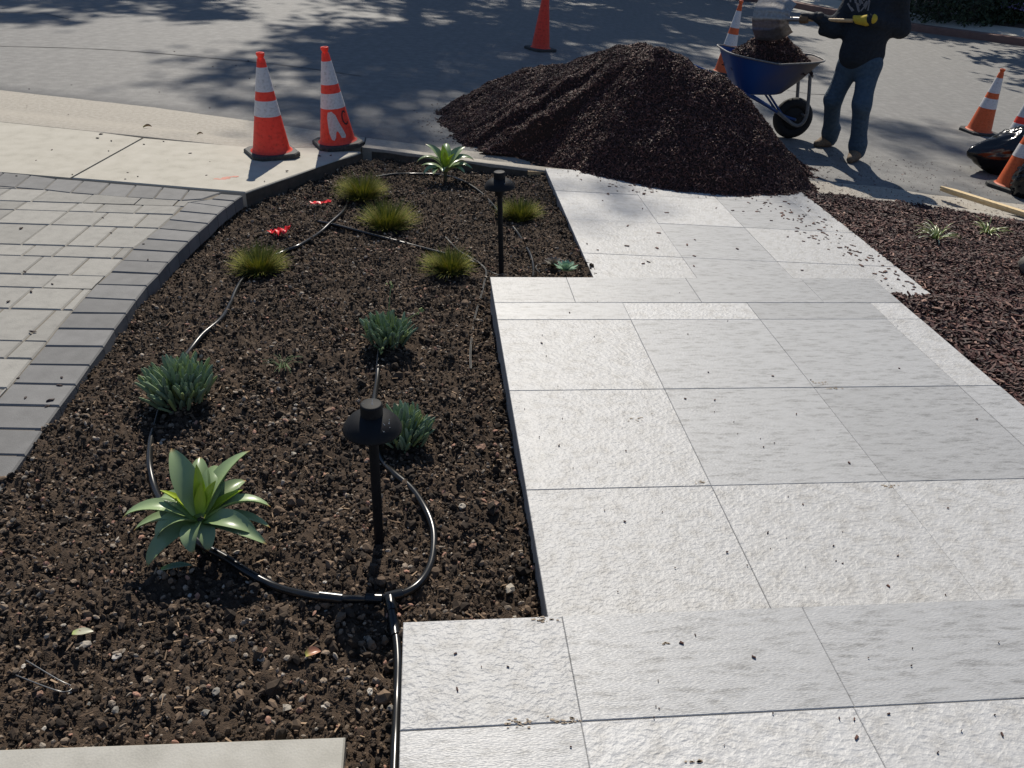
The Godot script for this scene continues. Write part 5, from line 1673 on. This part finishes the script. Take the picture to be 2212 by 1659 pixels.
func make_plants():
	agave(hit(448, 1196, soil_y), 0.90, 0.13, "large grey green agave with yellow heart in the near soil", [
		[180, 0.245, 0.058, 40, 78], [168, 0.20, 0.056, 20, 55], [236, 0.235, 0.072, 70, 48], [248, 0.20, 0.060, 60, 30], [215, 0.18, 0.056, 50, 95], [283, 0.205, 0.064, 70, 110], [262, 0.20, 0.060, 62, 60], [322, 0.255, 0.062, 52, 46], [352, 0.225, 0.060, 38, 75], [14, 0.205, 0.056, 34, 92], [26, 0.235, 0.048, 14, 50], [2, 0.215, 0.050, 14, 48], [95, 0.135, 0.056, 30, 105], [138, 0.215, 0.056, 12, 80], [150, 0.165, 0.056, 48, 130], [62, 0.12, 0.050, 18, 95], [305, 0.19, 0.058, 42, 60],
		[238, 0.165, 0.034, 80, 8, true], [310, 0.125, 0.034, 72, 10, true], [192, 0.15, 0.032, 50, 28, true], [345, 0.15, 0.032, 42, 26, true], [265, 0.11, 0.030, 84, 6, true]])
	agave(hit(962, 391, soil_y), 1.12, 0.075, "smaller agave with arching pale leaves near the kerb", [
		[180, 0.22, 0.052, 58, 105], [150, 0.19, 0.050, 40, 90], [220, 0.21, 0.058, 72, 60], [268, 0.20, 0.060, 76, 70], [310, 0.21, 0.058, 66, 60], [350, 0.22, 0.054, 58, 95], [10, 0.20, 0.052, 45, 80], [40, 0.17, 0.050, 40, 75], [90, 0.15, 0.055, 50, 80], [125, 0.16, 0.050, 40, 80], [195, 0.17, 0.045, 35, 60], [330, 0.18, 0.048, 40, 60],
		[250, 0.15, 0.046, 80, 12, true], [110, 0.14, 0.042, 72, 12, true], [20, 0.13, 0.038, 70, 15, true]])
	tuft(hit(783, 432, soil_y), 0.155, "large round grass tuft beside the flat red tape scrap")
	tuft(hit(836, 497, soil_y), 0.150, "spiky grass tuft above the straight drip hose")
	tuft(hit(562, 592, soil_y), 0.125, "yellowish grass tuft closest to the paver border")
	tuft(hit(973, 592, soil_y), 0.120, "grass tuft beside the thin cable near the landing corner")
	tuft(hit(1124, 478, soil_y), 0.125, "grass tuft right behind the far path light")
	var fm := []
	for k in 5:
		var b := Mb.new()
		b.c = [Color(0.22, 0.30, 0.165), Color(0.26, 0.35, 0.22), Color(0.18, 0.26, 0.145), Color(0.29, 0.36, 0.14), Color(0.16, 0.225, 0.15)][k]
		var bend := (k - 2) * 0.06
		tube(b, [Vector3(0, 0, 0), Vector3(bend * 0.3, 0.3, 0), Vector3(bend, 0.7, 0.02), Vector3(bend * 1.5, 0.92, 0.03), Vector3(bend * 1.7, 1.0, 0.035)], [0.055, 0.075, 0.075, 0.05, 0.012], 7, false)
		fm.append(b.mesh())
	chalk_stick(hit(392, 872, soil_y), 0.155, 0.175, 230, "blue green chalk stick clump beside the paver border", fm)
	chalk_stick(hit(838, 745, soil_y), 0.13, 0.145, 190, "blue green chalk stick clump with stray flower stalks in mid bed", fm)
	chalk_stick(hit(872, 965, soil_y), 0.115, 0.15, 170, "blue green chalk stick clump right behind the near path light", fm)
	# flower stalks of the middle clump
	var fs := thing("flower_stalk", "thin pale flower stalks sticking out of the middle chalk stick clump", "flower stalk", hit(838, 745, soil_y))
	for q in [[0.02, 0.26, -0.08], [0.15, 0.16, -0.02], [-0.02, 0.05, 0.14]]:
		var b := Mb.new(); tube(b, smooth_path([Vector3(0, 0.05, 0), Vector3(q[0] * 0.5, q[1] * 0.7, q[2] * 0.5), Vector3(q[0], q[1], q[2])], 5), 0.0022, 5)
		for n in 7: b.box(Vector3(q[0], q[1], q[2]) + Vector3(rng.randfn(), rng.randfn(), rng.randfn()) * 0.008, Vector3.ONE * 0.007, rand_basis())
		obj("stalk", b.mesh(), mat(lin(0.22, 0.27, 0.10), 0.7), fs)
	rosette(hit(1221, 600, soil_y) + Vector3(0, 0.035, 0), 0.075, Color(0.28, 0.42, 0.30), Color(0.30, 0.42, 0.30), "pale green succulent rosette peeking over the landing edge")
	rosette(hit(1196, 580, soil_y) + Vector3(0, 0.01, 0), 0.065, Color(0.22, 0.20, 0.17), Color(0.38, 0.16, 0.15), "pinkish dried succulent rosette beside the loop of tubing")
	strap_plant(hit(2022, 518, mulch_y), "variegated strap leaf plant in the mulch closer to the tiles", true)
	strap_plant(hit(2132, 505, mulch_y), "green strap leaf plant in the mulch closer to the kerb", false)
	var wd := thing("weed_seedling", "wispy pale green weed in the middle of the soil", "weed", hit(612, 800, soil_y))
	var wb := Mb.new()
	for k in 22:
		var a := rng.randf() * TAU; var r := rng.randf_range(0.03, 0.09)
		wb.c = Color(0.20, 0.26, 0.14)
		tube(wb, [Vector3(0, 0.01, 0), Vector3(cos(a) * r * 0.5, 0.035 + rng.randf() * 0.02, sin(a) * r * 0.5), Vector3(cos(a) * r, 0.02 + rng.randf() * 0.03, sin(a) * r)], 0.0012, 4)
	obj("stems", wb.mesh(), M.blade, wd)

# ---------------------------------------------------------------- small things lying about
func scrap(at: Vector3, pts: Array, label: String, turn: float, m: Material, called: String, cat: String):
	var b := Mb.new()
	b.rings(pts, false)
	var o := obj(called, b.mesh(), m)
	o.position = at; o.rotation.y = turn
	tag(o, label, cat)

func crumple(w: float, d: float, h: float, sd: int) -> Array:
	var r := RandomNumberGenerator.new(); r.seed = sd
	var rows := []
	for i in 9:
		var row := []
		for j in 5:
			var x := (i / 8.0 - 0.5) * w; var z := (j / 4.0 - 0.5) * d
			row.append(Vector3(x + r.randf_range(-0.004, 0.004), r.randf_range(0.0, 0.8) * h + h * maxf(0.0, x / w) * 1.2, z + r.randf_range(-0.006, 0.006)))
		rows.append(row)
	return rows

func make_litter():
	scrap(hit(693, 446, soil_y) + Vector3(0, 0.015, 0), crumple(0.14, 0.035, 0.03, 3), "red flagging tape scrap beside the largest grass tuft", 0.1, M.tape, "tape_scrap", "tape")
	scrap(hit(606, 514, soil_y) + Vector3(0, 0.015, 0), crumple(0.13, 0.06, 0.06, 4), "crumpled red flagging tape scrap nearer the paver border", -0.2, M.tape, "tape_scrap", "tape")
	# wire staple
	var st := Mb.new()
	tube(st, ground_path([[38, 1468], [122, 1500], [150, 1503], [158, 1492], [130, 1478], [60, 1436]], 0.016, 4), 0.0016, 6)
	tag(obj("wire_staple", st.mesh(), M.staple), "thin steel landscape staple lying on the near soil", "staple")
	# loose leaves
	var lf := obj("fallen_leaf", leaf_blade(0.085, 0.03, 0.15, 0.5, Color(0.14, 0.22, 0.14), Color(0.16, 0.2, 0.1), 0.2, 0.003), M.leaf)
	lf.position = hit(350, 1240, soil_y) + Vector3(0, 0.016, 0); lf.rotation.y = 0.25
	tag(lf, "cut piece of agave leaf in the shade below the large agave", "leaf")
	var l2 := obj("fallen_leaf", leaf_blade(0.05, 0.028, 0.1, 0.3, Color(0.46, 0.44, 0.31), Color(0.4, 0.36, 0.22), 0.1, 0.002), M.leaf)
	l2.position = hit(160, 1378, soil_y) + Vector3(0, 0.018, 0); l2.rotation.y = 0.1
	tag(l2, "pale yellow green leaf on the near soil", "leaf")
	var l3 := obj("fallen_leaf", leaf_blade(0.04, 0.034, 0.2, 0.6, Color(0.42, 0.20, 0.12), Color(0.3, 0.15, 0.1), 0.3, 0.001), M.leaf)
	l3.position = hit(662, 1428, soil_y) + Vector3(0, 0.02, 0); l3.rotation.y = 0.4
	tag(l3, "dry pinkish leaf on the near soil", "leaf")
	for p in [[309, 270, 0.07], [425, 285, 0.05]]:
		var w := hit(p[0], p[1], kerb_top)
		var o := obj("dry_leaf", leaf_blade(p[2], p[2] * 0.6, 0.5, 0.9, Color(0.32, 0.21, 0.11), Color(0.2, 0.13, 0.08), 0.4, 0.001), M.leaf)
		o.position = w + Vector3(0, -0.02, 0)
		tag(o, "curled dry brown leaf lying in the gutter", "leaf", "dry leaves in the gutter")
	# pale stones on the soil, the larger ones one by one
	var sm := []
	for k in 4: sm.append(crumb_mesh(300 + k))
	var cols := [lin(0.36, 0.32, 0.26), lin(0.30, 0.235, 0.17), lin(0.46, 0.42, 0.36), lin(0.24, 0.145, 0.10), lin(0.20, 0.185, 0.16)]
	var mats := []
	for c in cols: mats.append(mat(c, 0.9))
	var spots := [[180, 1372, .02], [185, 1402, .02], [255, 1425, .015], [322, 1475, .016], [505, 1385, .016], [563, 1430, .016], [520, 1485, .012], [1000, 1100, .02], [1065, 1095, .022], [1070, 1108, .014], [885, 1143, .014], [560, 1155, .018], [635, 985, .014], [945, 1170, .012], [1100, 1280, .02], [1020, 1185, .016], [745, 1065, .01], [1040, 975, .03], [330, 1195, .014], [35, 1170, .014], [190, 1345, .014], [90, 1505, .012], [470, 1500, .016], [700, 1478, .014], [620, 1535, .016], [445, 1545, .014], [250, 1540, .012], [800, 1500, .012], [845, 1535, .014], [500, 940, .012], [960, 590, .014], [590, 920, .012], [640, 880, .012], [700, 950, .012], [520, 780, .012], [560, 760, .012]]
	for k in 95: spots.append([rng.randf_range(20, 1150), rng.randf_range(560, 1600), rng.randf_range(0.005, 0.009)])
	for s in spots:
		s[2] *= 0.72
		var w := hit(s[0], s[1], soil_y)
		if not Geometry2D.is_point_in_polygon(v2(w), bed_poly): continue
		if w.x < -1.56 + 0.03 * w.z: continue
		var o := obj("stone", sm[rng.randi() % 4], mats[rng.randi() % 5])
		o.position = w + Vector3(0, s[2] * 0.55 + 0.006, 0)
		o.basis = Basis(Vector3.UP, rng.randf() * TAU).scaled_local(Vector3(s[2] * rng.randf_range(0.9, 1.4), s[2] * 0.62, s[2]))
		tag(o, "small pale stone lying on the dark soil", "stone", "pale stones on the soil")
	# dark seed pods on the apron, pavers and road
	var pods := []
	for n in 34: pods.append([rng.randf_range(0, 760), rng.randf_range(285, 395), 0])
	for n in 26: pods.append([rng.randf_range(0, 380), rng.randf_range(420, 900), 0])
	for n in 14: pods.append([rng.randf_range(0, 600), rng.randf_range(100, 255), 1])
	var pm := mat(lin(0.035, 0.018, 0.016), 0.7)
	for q in pods:
		var w := hit(q[0], q[1], street_y) if q[2] == 1 else flat(q[0], q[1], DRIVE)
		if q[2] == 0:
			if Geometry2D.is_point_in_polygon(v2(w), bed_poly): continue
			if w.z < along([v2(flat(0, 372, DRIVE)), v2(flat(530, 416, DRIVE))], w.x):
				var bk := along(kerb_back, w.x)
				if w.z < bk + 0.05: continue
				w.y = lerpf(kerb_top(w.x) + 0.002, DRIVE + 0.003, clamp((w.z - bk) / maxf(0.05, along([v2(flat(0, 372, DRIVE)), v2(flat(530, 416, DRIVE))], w.x) - bk), 0.0, 1.0))
		var r := rng.randf_range(0.005, 0.011)
		var o := obj("seed_pod", sm[rng.randi() % 4], pm)
		o.basis = Basis(Vector3.UP, rng.randf() * TAU).scaled_local(Vector3(r * rng.randf_range(1.0, 1.8), r * 0.5, r * 0.7))
		o.position = w + Vector3(0, r * 0.45, 0)
		var where: String = ["pale concrete and pavers", "sunlit asphalt"][q[2]]
		tag(o, "tiny dark seed pod lying on the " + where, "seed pod", "seed pods on the " + where)
	# bark chips on the white tiles, one by one
	var cm := []
	for k in 5: cm.append(chip_mesh(400 + k))
	var chips := []
	for n in 150:      # thick near the mulch heap and along the right edge of the lower landing
		var t := pow(rng.randf(), 1.3)
		var a := Vector2(lerpf(1700, 1990, t), lerpf(440, 630, t))
		chips.append([a.x + rng.randfn() * lerpf(30, 14, t) - rng.randf() * 60 * (1 - t), a.y + rng.randfn() * 10, -1.0])
	for n in 22: chips.append([rng.randf_range(1300, 1420), rng.randf_range(395, 425), -1.0])
	for n in 26: chips.append([rng.randf_range(1250, 1800), rng.randf_range(400, 590), -1.0])
	for n in 45: chips.append([rng.randf_range(1080, 2200), rng.randf_range(620, 1290), 0.0])
	for p in [[1170, 742], [1171, 725], [1180, 770], [1205, 835], [1215, 905], [1238, 1012], [1165, 945], [1290, 1000], [1658, 1152], [1820, 1150], [1800, 1180], [1530, 805], [1720, 895], [1480, 862]]: chips.append([p[0], p[1], 0.0])
	for n in 26: chips.append([rng.randf_range(900, 2190), rng.randf_range(1370, 1640), 0.15])
	for c in chips:
		var w := Vector3.ZERO
		if c[2] < -0.5:
			w = hit(c[0], c[1], low_walk_y)
			if w.x < 0.66 or w.x > 2.64 or w.z < -3.0 or w.z > -0.5: continue
			if pile_y(w.x, w.z) > low_walk_y(w.x) - 0.02: continue
			if c[1] > 596 and w.x < 2.02: continue
		elif c[2] < 0.1:
			w = flat(c[0], c[1], 0.0)
			if w.x < 0.02 or w.x > 1.99 or w.z < -0.46 or w.z > 1.88: continue
		else:
			w = flat(c[0], c[1], 0.15)
			if w.x < -0.35 or w.z < 1.91 or w.z > 2.9: continue
		var l := rng.randf_range(0.010, 0.034) if c[2] < -0.5 else 0.003 + 0.008 * pow(rng.randf(), 2.5)
		var o := obj("bark_chip", cm[rng.randi() % 5], null)
		o.material_override = chip_mats[rng.randi() % 3] if chip_mats.size() > 0 else make_chip_mats()
		var hgt := rng.randf_range(0.003, 0.005)
		o.basis = Basis(Vector3.UP, rng.randf() * TAU).scaled_local(Vector3(l, hgt, l * rng.randf_range(0.3, 0.6)))
		o.position = w + Vector3(0, hgt * 0.5 + 0.0008, 0)
		var lower: bool = c[2] < -0.5
		tag(o, "dark bark chip on the white lower tiles" if lower else "tiny bark crumb on the white upper tiles", "bark chip", "bark chips on the lower tiles" if lower else "bark crumbs on the upper tiles")

var chip_mats := []
func make_chip_mats() -> Material:
	for c in [lin(0.045, 0.020, 0.016), lin(0.075, 0.035, 0.027), lin(0.12, 0.058, 0.043)]: chip_mats.append(mat(c, 0.85))
	return chip_mats[0]
